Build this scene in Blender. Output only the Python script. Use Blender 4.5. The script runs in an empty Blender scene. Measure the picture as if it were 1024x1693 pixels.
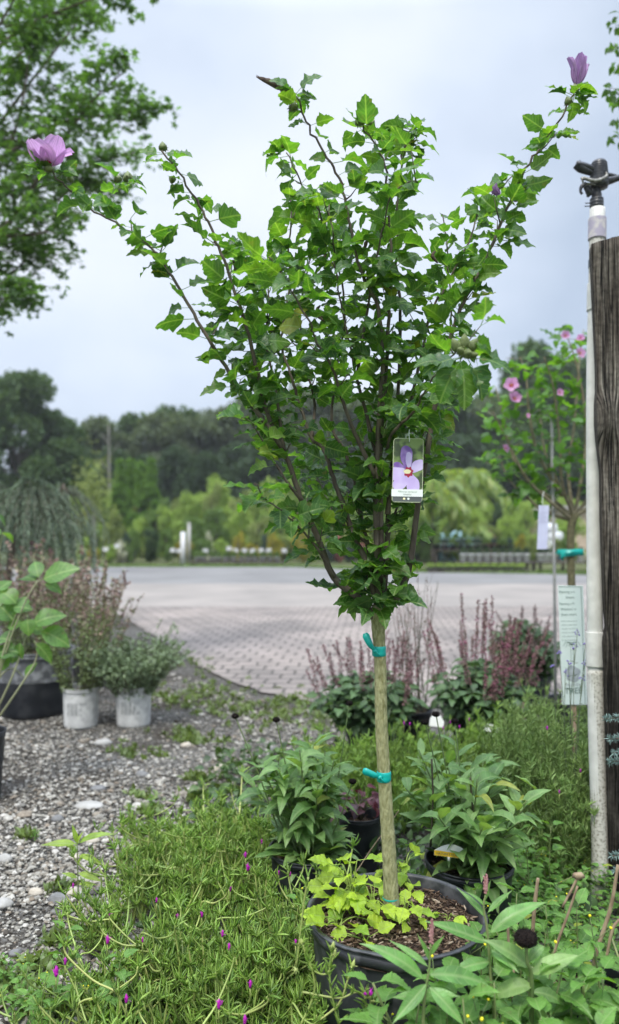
import bpy, math, random
import numpy as np
from mathutils import Vector

# ------------------------------------------------------------------ camera, sky, sun
F = 1278.0; CX = 512.0; CY = 846.5; H = 1.35
PITCH = math.atan((875 - CY) / F)
scene = bpy.context.scene
C = scene.collection
cam = bpy.data.objects.new('camera', bpy.data.cameras.new('camera')); C.objects.link(cam)
cam.location = (0, 0, H); cam.rotation_euler = (math.pi / 2 + PITCH, 0, 0)
cam.data.sensor_fit = 'VERTICAL'; cam.data.sensor_height = 36.0; cam.data.lens = F / 1693 * 36
cam.data.clip_start = 0.05; cam.data.clip_end = 2000
cam.data.dof.use_dof = True; cam.data.dof.focus_distance = 2.1; cam.data.dof.aperture_fstop = 2.0
scene.camera = cam
scene.view_settings.view_transform = 'Standard'; scene.view_settings.look = 'None'
scene.view_settings.exposure = 0.95; scene.view_settings.gamma = 1

SUN_EL, SUN_AZ = math.radians(58), math.radians(200)   # azimuth from +Y, clockwise
def N(nt, t, **kw):
    n = nt.nodes.new(t)
    for k, v in kw.items():
        if k.startswith('i_'):
            k2 = k[2:]
            n.inputs[int(k2) if k2.isdigit() else k2.replace('_', ' ')].default_value = v
        else: setattr(n, k, v)
    return n
world = bpy.data.worlds.new('World'); scene.world = world; world.use_nodes = True
wt = world.node_tree; wt.nodes.clear()
wo = N(wt, 'ShaderNodeOutputWorld'); bg = N(wt, 'ShaderNodeBackground'); bg.inputs['Strength'].default_value = 0.1
sky = N(wt, 'ShaderNodeTexSky'); sky.sky_type = 'NISHITA'; sky.sun_disc = False
sky.sun_elevation = SUN_EL; sky.sun_rotation = SUN_AZ
tc = N(wt, 'ShaderNodeTexCoord'); mp = N(wt, 'ShaderNodeMapping'); mp.inputs['Scale'].default_value = (1.3, 1.3, 1.9)
mp.inputs['Location'].default_value = (0.35, 0.1, 0.25)
nz = N(wt, 'ShaderNodeTexNoise'); nz.inputs['Scale'].default_value = 1.7; nz.inputs['Detail'].default_value = 6; nz.inputs['Roughness'].default_value = .42
nz.inputs['Distortion'].default_value = 0
rp = N(wt, 'ShaderNodeValToRGB')
e = rp.color_ramp.elements
e[0].position = .36; e[0].color = (.45, .535, .67, 1); e[1].position = .66; e[1].color = (.80, .85, .93, 1)
m_ = rp.color_ramp.elements.new(.5); m_.color = (.64, .72, .85, 1)
sx = N(wt, 'ShaderNodeSeparateXYZ')
mr = N(wt, 'ShaderNodeMapRange'); mr.inputs['From Min'].default_value = .56; mr.inputs['From Max'].default_value = .95; mr.inputs['To Min'].default_value = 6.3; mr.inputs['To Max'].default_value = 27.0
sc_ = N(wt, 'ShaderNodeVectorMath', operation='SCALE')
mx = N(wt, 'ShaderNodeMix', data_type='RGBA'); mx.inputs[0].default_value = .96
L = wt.links.new
L(tc.outputs['Generated'], mp.inputs['Vector']); L(mp.outputs[0], nz.inputs['Vector']); L(nz.outputs['Fac'], rp.inputs[0])
L(tc.outputs['Generated'], sx.inputs[0]); L(sx.outputs['Z'], mr.inputs['Value'])
L(rp.outputs[0], sc_.inputs[0]); L(mr.outputs[0], sc_.inputs['Scale'])
L(sky.outputs[0], mx.inputs[6]); L(sc_.outputs[0], mx.inputs[7]); L(mx.outputs[2], bg.inputs[0]); L(bg.outputs[0], wo.inputs[0])

sl = bpy.data.lights.new('sun', 'SUN'); sl.energy = 1.5; sl.angle = math.radians(14); sl.color = (1, .95, .86)
sun = bpy.data.objects.new('sun', sl); C.objects.link(sun)
sd = Vector((math.sin(SUN_AZ) * math.cos(SUN_EL), math.cos(SUN_AZ) * math.cos(SUN_EL), math.sin(SUN_EL)))
sun.rotation_euler = sd.to_track_quat('Z', 'Y').to_euler(); sun.location = (0, -5, 20)

# ------------------------------------------------------------------ helpers
A = np.array
def W(px, py, d):
    x = (px - CX) / F; u = (CY - py) / F
    s, c = math.sin(PITCH), math.cos(PITCH)
    r = A([x, c - u * s, s + u * c]); return A([0, 0, H]) + r * (d / r[1])
def G(px, py, z=0.0):
    x = (px - CX) / F; u = (CY - py) / F
    s, c = math.sin(PITCH), math.cos(PITCH)
    r = A([x, c - u * s, s + u * c]); t = (z - H) / r[2]; return A([0, 0, H]) + r * t
def GX(px, d, z=0.0):  # a point at depth d, height z under image column px
    return A([(px - CX) / F * d, d, z])
def nrm(v):
    v = np.asarray(v, float); return v / np.maximum(np.linalg.norm(v, axis=-1, keepdims=True), 1e-9)
ORI = {}
class MB:
    def __init__(s): s.v = []; s.uv = []; s.f = []; s.m = []; s.n = 0
    def add(s, v, f, uv=None, mi=0):
        v = np.asarray(v, float).reshape(-1, 3)
        s.v.append(v); s.uv.append(np.zeros((len(v), 2)) if uv is None else np.asarray(uv, float).reshape(-1, 2))
        groups = {}
        if isinstance(f, np.ndarray): groups[f.shape[1]] = f
        else:
            for q in f: groups.setdefault(len(q), []).append(q)
        for k, q in groups.items():
            q = np.asarray(q, int); s.f.append(q + s.n); s.m.append(np.full(len(q), mi))
        s.n += len(v); return s
    def build(s, name, mats, parent=None, smooth=True, origin=None, flat=()):
        me = bpy.data.meshes.new(name)
        v = np.concatenate(s.v); uv = np.concatenate(s.uv)
        o0 = ORI.get(parent.name, A([0, 0, 0])) if parent is not None else (A(origin, float) if origin is not None else A([0, 0, 0.]))
        v = v - o0
        sizes = np.concatenate([np.full(len(q), q.shape[1]) for q in s.f]); lp = np.concatenate([q.ravel() for q in s.f])
        me.vertices.add(len(v)); me.vertices.foreach_set('co', v.ravel())
        me.loops.add(len(lp)); me.loops.foreach_set('vertex_index', lp.astype(np.int32))
        me.polygons.add(len(sizes)); st = np.concatenate([[0], np.cumsum(sizes)[:-1]])
        me.polygons.foreach_set('loop_start', st.astype(np.int32)); 
        mi = np.concatenate(s.m); me.polygons.foreach_set('material_index', mi.astype(np.int32))
        me.polygons.foreach_set('use_smooth', np.full(len(sizes), smooth) & ~np.isin(mi, list(flat)))
        ul = me.uv_layers.new(name='UVMap'); ul.data.foreach_set('uv', uv[lp].ravel())
        me.update(calc_edges=True); me.validate()
        for m in (mats if isinstance(mats, (list, tuple)) else [mats]): me.materials.append(m)
        o = bpy.data.objects.new(name, me); C.objects.link(o)
        if parent is not None: o.parent = parent; ORI[o.name] = o0
        else: o.location = tuple(o0); ORI[o.name] = o0
        return o
def tag(o, label=None, cat=None, group=None, kind=None):
    if label: o['label'] = label
    if cat: o['category'] = cat
    if group: o['group'] = group
    if kind: o['kind'] = kind
    return o
def empty(name, loc, label, cat, group=None, kind=None):
    o = bpy.data.objects.new(name, None); C.objects.link(o); o.location = tuple(map(float, loc)); ORI[o.name] = A(loc, float)
    o.empty_display_size = .05
    return tag(o, label, cat, group, kind)
KIDS = {}
def copy_tree(o, loc=None, rz=0, sc=1, label=None, parent=None, swap=None):
    c = o.copy(); C.objects.link(c); c.parent = parent
    if parent is None:
        c.location = tuple(map(float, loc)); c.rotation_euler = (0, 0, rz); c.scale = (sc, sc, sc) if not hasattr(sc, '__len__') else sc
        if label: c['label'] = label
    for ch in list(o.children): copy_tree(ch, parent=c)
    return c

def catmull(p, n=8):
    p = np.asarray(p, float); q = np.vstack([2 * p[0] - p[1], p, 2 * p[-1] - p[-2]]); out = []
    for i in range(1, len(q) - 2):
        for t in np.arange(n) / n:
            out.append(.5 * ((2 * q[i]) + (-q[i - 1] + q[i + 1]) * t + (2 * q[i - 1] - 5 * q[i] + 4 * q[i + 1] - q[i + 2]) * t * t + (-q[i - 1] + 3 * q[i] - 3 * q[i + 1] + q[i + 2]) * t ** 3))
    out.append(q[-2]); return A(out)
def tube(mb, p, r, sides=6, mi=0, cap=True, uvs=1.0):
    p = np.asarray(p, float); n = len(p); r = np.broadcast_to(np.asarray(r, float), (n,)) if np.ndim(r) == 0 else np.interp(np.linspace(0, 1, n), np.linspace(0, 1, len(r)), r)
    t = nrm(np.gradient(p, axis=0)); up = A([0, 0, 1.]) if abs(t[0][2]) < .9 else A([1., 0, 0])
    u = nrm(np.cross(up, t[0])); V = []; U = []
    a = np.arange(sides) * 2 * math.pi / sides; L_ = 0
    for i in range(n):
        u = nrm(u - t[i] * np.dot(u, t[i])); w = np.cross(t[i], u)
        V.append(p[i] + r[i] * (np.cos(a)[:, None] * u + np.sin(a)[:, None] * w))
        if i: L_ += np.linalg.norm(p[i] - p[i - 1])
        U.append(np.stack([np.arange(sides) / sides, np.full(sides, L_)], 1))
    i = np.arange(n - 1)[:, None] * sides; j = np.arange(sides)[None]; k = (j + 1) % sides
    f = np.stack([i + j, i + k, i + sides + k, i + sides + j], -1).reshape(-1, 4)
    mb.add(np.concatenate(V), f, np.concatenate(U), mi)
    if cap and sides > 2:
        mb.f.append(A([[mb.n - sides + q for q in range(sides)]])); mb.m.append(A([mi]))
        mb.f.append(A([[mb.n - n * sides + q for q in range(sides)][::-1]])); mb.m.append(A([mi]))
    return mb
def lathe(mb, prof, c=(0, 0, 0), sides=40, mi=0, wob=None):
    a = np.arange(sides) * 2 * math.pi / sides; V = []; U = []
    for k, (r, z) in enumerate(prof):
        rr = r * (1 + (wob(a, z) if wob else 0))
        V.append(np.stack([rr * np.cos(a), rr * np.sin(a), np.full(sides, z)], 1)); U.append(np.stack([a / 6.283, np.full(sides, k / len(prof))], 1))
    i = np.arange(len(prof) - 1)[:, None] * sides; j = np.arange(sides)[None]; k = (j + 1) % sides
    f = np.stack([i + j, i + k, i + sides + k, i + sides + j], -1).reshape(-1, 4)
    mb.add(np.concatenate(V) + A(c), f, np.concatenate(U), mi); return mb
def box(mb, c, s, rz=0, mi=0):
    x, y, z = A(s) / 2.; v = A([[i, j, k] for i in (-x, x) for j in (-y, y) for k in (-z, z)])
    R = A([[math.cos(rz), -math.sin(rz), 0], [math.sin(rz), math.cos(rz), 0], [0, 0, 1]])
    mb.add(v @ R.T + A(c), [(0, 1, 3, 2), (4, 6, 7, 5), (0, 4, 5, 1), (2, 3, 7, 6), (0, 2, 6, 4), (1, 5, 7, 3)], None, mi); return mb
def slab(mb, pts, origin, ux, uy, th, mi=0, uv=None):   # flat outline extruded by th
    pts = np.asarray(pts, float); n = len(pts); ux = nrm(ux); uy = nrm(uy); nz_ = np.cross(ux, uy)
    f0 = A(origin) + pts[:, :1] * ux + pts[:, 1:] * uy
    mb.add(np.vstack([f0, f0 - nz_ * th]), [tuple(range(n)), tuple(range(2 * n - 1, n - 1, -1))] + [(i, i + n, (i + 1) % n + n, (i + 1) % n) for i in range(n)], np.vstack([pts, pts]) if uv is None else uv, mi)
    return mb
def blob(mb, c, r, rng=None, sub=1, mi=0, jit=.2):
    V, Fc = ICO[sub]; v = V.copy()
    if rng is not None: v = v * (1 + rng.uniform(-jit, jit, (len(v), 1)))
    mb.add(v * A(r) + A(c), Fc, None, mi); return mb
def ico(sub):
    t = (1 + 5 ** .5) / 2
    v = [(-1, t, 0), (1, t, 0), (-1, -t, 0), (1, -t, 0), (0, -1, t), (0, 1, t), (0, -1, -t), (0, 1, -t), (t, 0, -1), (t, 0, 1), (-t, 0, -1), (-t, 0, 1)]
    f = [(0, 11, 5), (0, 5, 1), (0, 1, 7), (0, 7, 10), (0, 10, 11), (1, 5, 9), (5, 11, 4), (11, 10, 2), (10, 7, 6), (7, 1, 8), (3, 9, 4), (3, 4, 2), (3, 2, 6), (3, 6, 8), (3, 8, 9), (4, 9, 5), (2, 4, 11), (6, 2, 10), (8, 6, 7), (9, 8, 1)]
    v = [A(q) / np.linalg.norm(q) for q in v]
    for _ in range(sub):
        m = {}; nf = []
        def mid(a, b):
            k = (min(a, b), max(a, b))
            if k not in m: v.append(nrm(v[a] + v[b])); m[k] = len(v) - 1
            return m[k]
        for a, b, c in f:
            x, y, z = mid(a, b), mid(b, c), mid(c, a); nf += [(a, x, z), (b, y, x), (c, z, y), (x, y, z)]
        f = nf
    return A(v), A(f)
ICO = {0: ico(0), 1: ico(1), 2: ico(2)}

# leaf templates: (verts, faces, uv); y runs from base to tip
def leaf_tpl(outline, fold=.3, curl=.6, wav=0., seed=0, pet=0., petr=.012, jit=.0):
    rg = np.random.default_rng(seed); V = []; U = []; Fc = []
    def bend(x, u):
        a = curl * u
        if abs(curl) < 1e-3: y, z = u, 0
        else: y, z = math.sin(a) / curl, -(1 - math.cos(a)) / curl
        return (x, y + pet, z + fold * abs(x) + wav * abs(x) * math.sin(u * 17 + (x > 0) * 2 + seed))
    for (um, uo, w) in outline:
        jl, jr = 1 + rg.uniform(-jit, jit), 1 + rg.uniform(-jit, jit)
        V += [bend(-w * jl, uo), bend(0, um), bend(w * jr, uo)]; U += [(.5 - w * .5, uo), (.5, um), (.5 + w * .5, uo)]
    for i in range(len(outline) - 1):
        a = 3 * i; Fc += [(a, a + 1, a + 4, a + 3), (a + 1, a + 2, a + 5, a + 4)]
    if pet > 0:
        b = len(V)
        for yy, zz in ((0, .0), (pet * 1.02, 0)):
            for k in range(3): V.append((petr * math.cos(k * 2.09), yy, petr * math.sin(k * 2.09) + zz)); U.append((.5, .5))
        for k in range(3): Fc.append((b + k, b + (k + 1) % 3, b + 3 + (k + 1) % 3, b + 3 + k))
    return A(V), A(Fc), A(U)
HIB = [(0, .0, .04), (.05, .02, .18), (.14, .12, .29), (.22, .20, .30), (.30, .30, .36), (.38, .41, .38), (.43, .47, .33), (.48, .49, .28), (.55, .57, .275), (.62, .65, .26), (.68, .69, .215), (.76, .77, .195), (.82, .82, .145), (.89, .90, .11), (.94, .94, .065), (1, 1, .02)]
def lance(w, n=7, p=.8, tipw=.002, k=1.0):
    o = []
    for i in range(n + 1):
        u = i / n; ww = w * (math.sin(math.pi * min(1, u ** p)) ** k) if 0 < i < n else tipw + (.012 if i == 0 else 0)
        o.append((u, u, max(ww, .003)))
    return o
def toothed(w, n=9, p=.62):
    o = []
    for i in range(n + 1):
        u = i / n; ww = w * math.sin(math.pi * u ** p)
        o.append((u, u, max(ww, .01))); 
        if 0 < i < n: o.append((u + .03, u - .012, max(ww * .84, .008)))
    return o
T = {}
T['hib'] = [leaf_tpl(HIB, f, c, .22, s, .4, .014, .16) for s, (f, c) in enumerate([(.35, .5), (.2, .9), (.6, 1.1), (.15, .25), (.3, 1.7), (-.15, .6), (.7, .7), (.4, -.5)])]
T['lance'] = [leaf_tpl(lance(.13), f, c, .15, s) for s, (f, c) in enumerate([(.5, .8), (.4, 1.3), (.6, 1.8), (.3, .4)])]
T['wide'] = [leaf_tpl(lance(.2, p=.85), f, c, .2, s) for s, (f, c) in enumerate([(.5, .8), (.4, 1.3), (.6, 1.8), (.35, .4)])]
T['weed'] = [leaf_tpl(toothed(.30), f, c, .1, s, .22, .012, .06) for s, (f, c) in enumerate([(.3, .5), (.2, .9), (.4, 1.2)])]
T['ovate'] = [leaf_tpl(lance(.30, p=.72), f, c, .12, s, .18, .014) for s, (f, c) in enumerate([(.3, .5), (.2, .9), (.45, 1.3)])]
T['round'] = [leaf_tpl(toothed(.42, 7, .7), f, c, .18, s, .5, .02, .1) for s, (f, c) in enumerate([(.2, .5), (.1, .9), (.3, .3)])]
T['smart'] = [leaf_tpl(lance(.125, 10, p=.7, k=1.1), f, c, .06, s, .05) for s, (f, c) in enumerate([(.3, .5), (.2, .9), (.4, .2)])]
T['tiny'] = [leaf_tpl([(0, 0, .02), (.4, .4, .28), (1, 1, .01)], .3, c, 0, 0) for c in (.3, .9)]
T['blade'] = [leaf_tpl([(0, 0, .03), (.35, .35, .05), (.7, .7, .035), (1, 1, .004)], .3, c, 0, 0) for c in (.3, .9, 1.5)]
def star(seed, lob=5):
    rg = np.random.default_rng(seed); n = lob * 2 + 1; V = [(0, .42, .04)]; U = [(.5, .5)]
    for i in range(n):
        a = math.pi * (-.5 - .36) + (i) * (2 * math.pi * .86) / (n - 1) + math.pi * .0
        a = -math.pi / 2 + math.pi * .14 + i * (2 * math.pi - math.pi * .28) / (n - 1)
        r = (.56 + rg.uniform(-.06, .06)) if i % 2 else (.27 if 0 < i < n - 1 else .2)
        if i % 2: r *= (1.05 if abs(a - math.pi / 2) < 1.3 else .85)
        V.append((r * math.cos(a), .42 + r * math.sin(a), -.25 * r * r + rg.uniform(-.04, .04))); U.append((.5 + V[-1][0] * .4, V[-1][1]))
    Fc = [(0, i, i + 1) for i in range(1, n)]
    return A(V), A(Fc), A(U)
T['star'] = [star(s) for s in range(4)]
def finger(r=.055, curl=.5, n=3):
    V = []; Fc = []
    for i in range(n + 1):
        u = i / n; a = curl * u; y = math.sin(a) / curl; z = (1 - math.cos(a)) / curl; rr = r * (.7, 1, .85, .25)[i] if n == 3 else r * (1 - u * .7)
        for k in range(3): V.append((rr * math.cos(k * 2.094), y, z + rr * math.sin(k * 2.094)))
    for i in range(n):
        for k in range(3): Fc.append((3 * i + k, 3 * i + (k + 1) % 3, 3 * i + 3 + (k + 1) % 3, 3 * i + 3 + k))
    V = A(V); return V, A(Fc), np.stack([np.full(len(V), .5), V[:, 1]], 1)
T['finger'] = [finger(.078, .4), finger(.07, .9), finger(.085, -.3)]
T['needle'] = [(A([[-.03, 0, 0], [.03, 0, 0], [0, 1, 0]]), A([[0, 1, 2]]), A([[0, 0], [1, 0], [.5, 1.]]))]
T['clump'] = []
for s in range(3):   # a spray of four small leaves, used far away
    rg = np.random.default_rng(40 + s); V = []; Fc = []
    for q in range(4):
        a = rg.uniform(0, 6.28); d = nrm(A([math.cos(a), math.sin(a), rg.uniform(-.5, .4)])); b = rg.uniform(-.35, .35, 3); n_ = nrm(rg.normal(size=3) + A([0, 0, 1.2])); x = nrm(np.cross(d, n_))
        l = rg.uniform(.35, .6); k = len(V)
        V += [b, b + d * l * .5 + x * .17, b + d * l, b + d * l * .5 - x * .17]; Fc.append((k, k + 1, k + 2, k + 3))
    T['clump'].append((A(V), A(Fc), np.tile(A([[.5, 0], [.7, .5], [.5, 1], [.3, .5]]), (4, 1))))
def inst(mb, tp, P, D, Nn, S, rng, mi=0, wid=None):
    tp = T[tp] if isinstance(tp, str) else tp
    P = np.atleast_2d(A(P, float)); n = len(P)
    if n == 0: return mb
    D = nrm(np.broadcast_to(D, P.shape)); Nn = np.broadcast_to(Nn, P.shape); S = np.broadcast_to(S, (n,))
    X = nrm(np.cross(D, Nn)); Z = np.cross(X, D)
    ch = rng.integers(0, len(tp), n); wd = np.ones(n) if wid is None else np.broadcast_to(wid, (n,))
    for k, (v, f, uv) in enumerate(tp):
        ix = np.nonzero(ch == k)[0]
        if not len(ix): continue
        q = P[ix, None] + S[ix, None, None] * (v[None, :, 0:1] * wd[ix, None, None] * X[ix, None] + v[None, :, 1:2] * D[ix, None] + v[None, :, 2:3] * Z[ix, None])
        ff = (f[None] + (np.arange(len(ix)) * len(v))[:, None, None]).reshape(-1, f.shape[1])
        mb.add(q.reshape(-1, 3), ff, np.tile(uv, (len(ix), 1)), mi)
    return mb
def rdir(rng, n, zlo=-1, zhi=1):
    a = rng.uniform(0, 2 * math.pi, n); z = rng.uniform(zlo, zhi, n); r = np.sqrt(np.maximum(0, 1 - z * z)); return np.stack([r * np.cos(a), r * np.sin(a), z], 1)

# ------------------------------------------------------------------ materials
MATS = {}
def mat(name, col=(.5, .5, .5), rough=.7, spec=.4, metal=0, col2=None, nscale=8, ndetail=5, bump=0, bscale=None, coord='Object', stretch=(1, 1, 1), lo=.35, hi=.65, extra=None):
    if name in MATS: return MATS[name]
    m = bpy.data.materials.new(name); m.use_nodes = True; nt = m.node_tree; b = nt.nodes['Principled BSDF']
    b.inputs['Base Color'].default_value = (*col, 1); b.inputs['Roughness'].default_value = rough; b.inputs['Specular IOR Level'].default_value = spec; b.inputs['Metallic'].default_value = metal
    L = nt.links.new
    if col2 is not None or bump:
        t = N(nt, 'ShaderNodeTexCoord'); mp = N(nt, 'ShaderNodeMapping'); mp.inputs['Scale'].default_value = stretch
        L(t.outputs[coord], mp.inputs[0]); nz = N(nt, 'ShaderNodeTexNoise'); nz.inputs['Scale'].default_value = nscale; nz.inputs['Detail'].default_value = ndetail; L(mp.outputs[0], nz.inputs['Vector'])
        if col2 is not None:
            r = N(nt, 'ShaderNodeValToRGB'); r.color_ramp.elements[0].position = lo; r.color_ramp.elements[1].position = hi
            r.color_ramp.elements[0].color = (*col, 1); r.color_ramp.elements[1].color = (*col2, 1); L(nz.outputs['Fac'], r.inputs[0]); L(r.outputs[0], b.inputs['Base Color'])
        if bump:
            n2 = N(nt, 'ShaderNodeTexNoise'); n2.inputs['Scale'].default_value = bscale or nscale * 2; n2.inputs['Detail'].default_value = 6; L(mp.outputs[0], n2.inputs['Vector'])
            bp = N(nt, 'ShaderNodeBump'); bp.inputs['Strength'].default_value = bump; bp.inputs['Distance'].default_value = .01; L(n2.outputs['Fac'], bp.inputs['Height']); L(bp.outputs[0], b.inputs['Normal'])
    MATS[name] = m
    if extra: extra(nt, b)
    return m
def leafm(name, cols, under=None, trans=.35, rough=.42, spec=.45, vein=0., tcol=None, acc=None, spots=0., streak=0.):
    """cols: colours a leaf may have, chosen per leaf; acc: (share, colour) of odd leaves"""
    if name in MATS: return MATS[name]
    m = bpy.data.materials.new(name); m.use_nodes = True; nt = m.node_tree; b = nt.nodes['Principled BSDF']; out = nt.nodes['Material Output']; L = nt.links.new
    g = N(nt, 'ShaderNodeNewGeometry'); r = N(nt, 'ShaderNodeValToRGB'); cr = r.color_ramp
    while len(cr.elements) < len(cols): cr.elements.new(.5)
    top = 1.0 if acc is None else 1 - acc[0]
    for i, c in enumerate(cols): cr.elements[i].position = top * i / max(1, len(cols) - 1) * .999; 
    for i, c in enumerate(cols): cr.elements[i].color = (*c, 1)
    if acc: e_ = cr.elements.new(min(.999, top + .01)); e_.color = (*acc[1], 1)
    L(g.outputs['Random Per Island'], r.inputs[0]); cur = r.outputs[0]
    t = N(nt, 'ShaderNodeTexCoord'); nz = N(nt, 'ShaderNodeTexNoise'); nz.inputs['Scale'].default_value = 30 if vein else 5; nz.inputs['Detail'].default_value = 3; L(t.outputs['Object'], nz.inputs['Vector'])
    hs = N(nt, 'ShaderNodeHueSaturation'); mr = N(nt, 'ShaderNodeMapRange'); mr.inputs['To Min'].default_value = .72; mr.inputs['To Max'].default_value = 1.28; mr.inputs['From Min'].default_value = .3; mr.inputs['From Max'].default_value = .7
    L(nz.outputs['Fac'], mr.inputs['Value']); L(mr.outputs[0], hs.inputs['Value']); L(cur, hs.inputs['Color']); cur = hs.outputs[0]
    if vein:
        s = N(nt, 'ShaderNodeSeparateXYZ'); L(t.outputs['UV'], s.inputs[0])
        a1 = N(nt, 'ShaderNodeMath', operation='SUBTRACT'); a1.inputs[1].default_value = .5; L(s.outputs[0], a1.inputs[0])
        ab = N(nt, 'ShaderNodeMath', operation='ABSOLUTE'); L(a1.outputs[0], ab.inputs[0])
        mid = N(nt, 'ShaderNodeMapRange'); mid.inputs['From Min'].default_value = .004; mid.inputs['From Max'].default_value = .018; mid.inputs['To Min'].default_value = 1; mid.inputs['To Max'].default_value = 0; L(ab.outputs[0], mid.inputs['Value'])
        sl_ = N(nt, 'ShaderNodeMath', operation='MULTIPLY_ADD'); sl_.inputs[1].default_value = -1.6; L(ab.outputs[0], sl_.inputs[0]); L(s.outputs[1], sl_.inputs[2])
        ml = N(nt, 'ShaderNodeMath', operation='MULTIPLY'); ml.inputs[1].default_value = 44; L(sl_.outputs[0], ml.inputs[0])
        sn = N(nt, 'ShaderNodeMath', operation='SINE'); L(ml.outputs[0], sn.inputs[0])
        sv = N(nt, 'ShaderNodeMapRange'); sv.inputs['From Min'].default_value = .86; sv.inputs['From Max'].default_value = 1; sv.inputs['To Max'].default_value = .6; L(sn.outputs[0], sv.inputs['Value'])
        mxm = N(nt, 'ShaderNodeMath', operation='MAXIMUM'); L(mid.outputs[0], mxm.inputs[0]); L(sv.outputs[0], mxm.inputs[1])
        fm = N(nt, 'ShaderNodeMath', operation='MULTIPLY'); fm.inputs[1].default_value = vein; L(mxm.outputs[0], fm.inputs[0])
        mv = N(nt, 'ShaderNodeMix', data_type='RGBA'); mv.inputs[7].default_value = (.32, .44, .18, 1); L(fm.outputs[0], mv.inputs[0]); L(cur, mv.inputs[6]); cur = mv.outputs[2]
        bp = N(nt, 'ShaderNodeBump'); bp.inputs['Strength'].default_value = .5; bp.inputs['Distance'].default_value = .002; bp.invert = True; L(mxm.outputs[0], bp.inputs['Height']); L(bp.outputs[0], b.inputs['Normal'])
    if streak:
        m1 = N(nt, 'ShaderNodeMapping'); m1.inputs['Scale'].default_value = (34, 1.6, 1); L(t.outputs['UV'], m1.inputs[0]); n5 = N(nt, 'ShaderNodeTexNoise'); n5.inputs['Scale'].default_value = 1; n5.inputs['Detail'].default_value = 3; L(m1.outputs[0], n5.inputs['Vector'])
        r5 = N(nt, 'ShaderNodeMapRange'); r5.inputs['From Min'].default_value = .35; r5.inputs['From Max'].default_value = .65; r5.inputs['To Min'].default_value = 1 - streak; r5.inputs['To Max'].default_value = 1 + streak * .4; L(n5.outputs['Fac'], r5.inputs['Value']); h5 = N(nt, 'ShaderNodeHueSaturation'); L(r5.outputs[0], h5.inputs['Value']); L(cur, h5.inputs['Color']); cur = h5.outputs[0]
        b5 = N(nt, 'ShaderNodeBump'); b5.inputs['Strength'].default_value = .6; b5.inputs['Distance'].default_value = .003; L(n5.outputs['Fac'], b5.inputs['Height']); L(b5.outputs[0], b.inputs['Normal'])
    if spots:
        vo = N(nt, 'ShaderNodeTexNoise'); vo.inputs['Scale'].default_value = 55; L(t.outputs['Object'], vo.inputs['Vector'])
        mr2 = N(nt, 'ShaderNodeMapRange'); mr2.inputs['From Min'].default_value = .66; mr2.inputs['From Max'].default_value = .72; mr2.inputs['To Max'].default_value = spots; L(vo.outputs['Fac'], mr2.inputs['Value'])
        ms = N(nt, 'ShaderNodeMix', data_type='RGBA'); ms.inputs[7].default_value = (.16, .12, .05, 1); L(mr2.outputs[0], ms.inputs[0]); L(cur, ms.inputs[6]); cur = ms.outputs[2]
    if under:
        mu = N(nt, 'ShaderNodeMix', data_type='RGBA'); mu.inputs[7].default_value = (*under, 1)
        bf = N(nt, 'ShaderNodeMath', operation='MULTIPLY'); bf.inputs[1].default_value = .65; L(g.outputs['Backfacing'], bf.inputs[0]); L(bf.outputs[0], mu.inputs[0]); L(cur, mu.inputs[6]); cur2 = mu.outputs[2]
    else: cur2 = cur
    L(cur2, b.inputs['Base Color']); b.inputs['Roughness'].default_value = rough; b.inputs['Specular IOR Level'].default_value = spec
    if trans > 0:
        tr = N(nt, 'ShaderNodeBsdfTranslucent'); mc = N(nt, 'ShaderNodeMix', data_type='RGBA', blend_type='MULTIPLY'); mc.inputs[0].default_value = 1; mc.inputs[7].default_value = (*(tcol or (1.9, 1.85, .55)), 1)
        L(cur, mc.inputs[6]); L(mc.outputs[2], tr.inputs['Color']); mx = N(nt, 'ShaderNodeMixShader'); mx.inputs[0].default_value = trans
        L(b.outputs[0], mx.inputs[1]); L(tr.outputs[0], mx.inputs[2]); L(mx.outputs[0], out.inputs['Surface'])
    MATS[name] = m; return m
R0 = np.random.default_rng(7)
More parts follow.
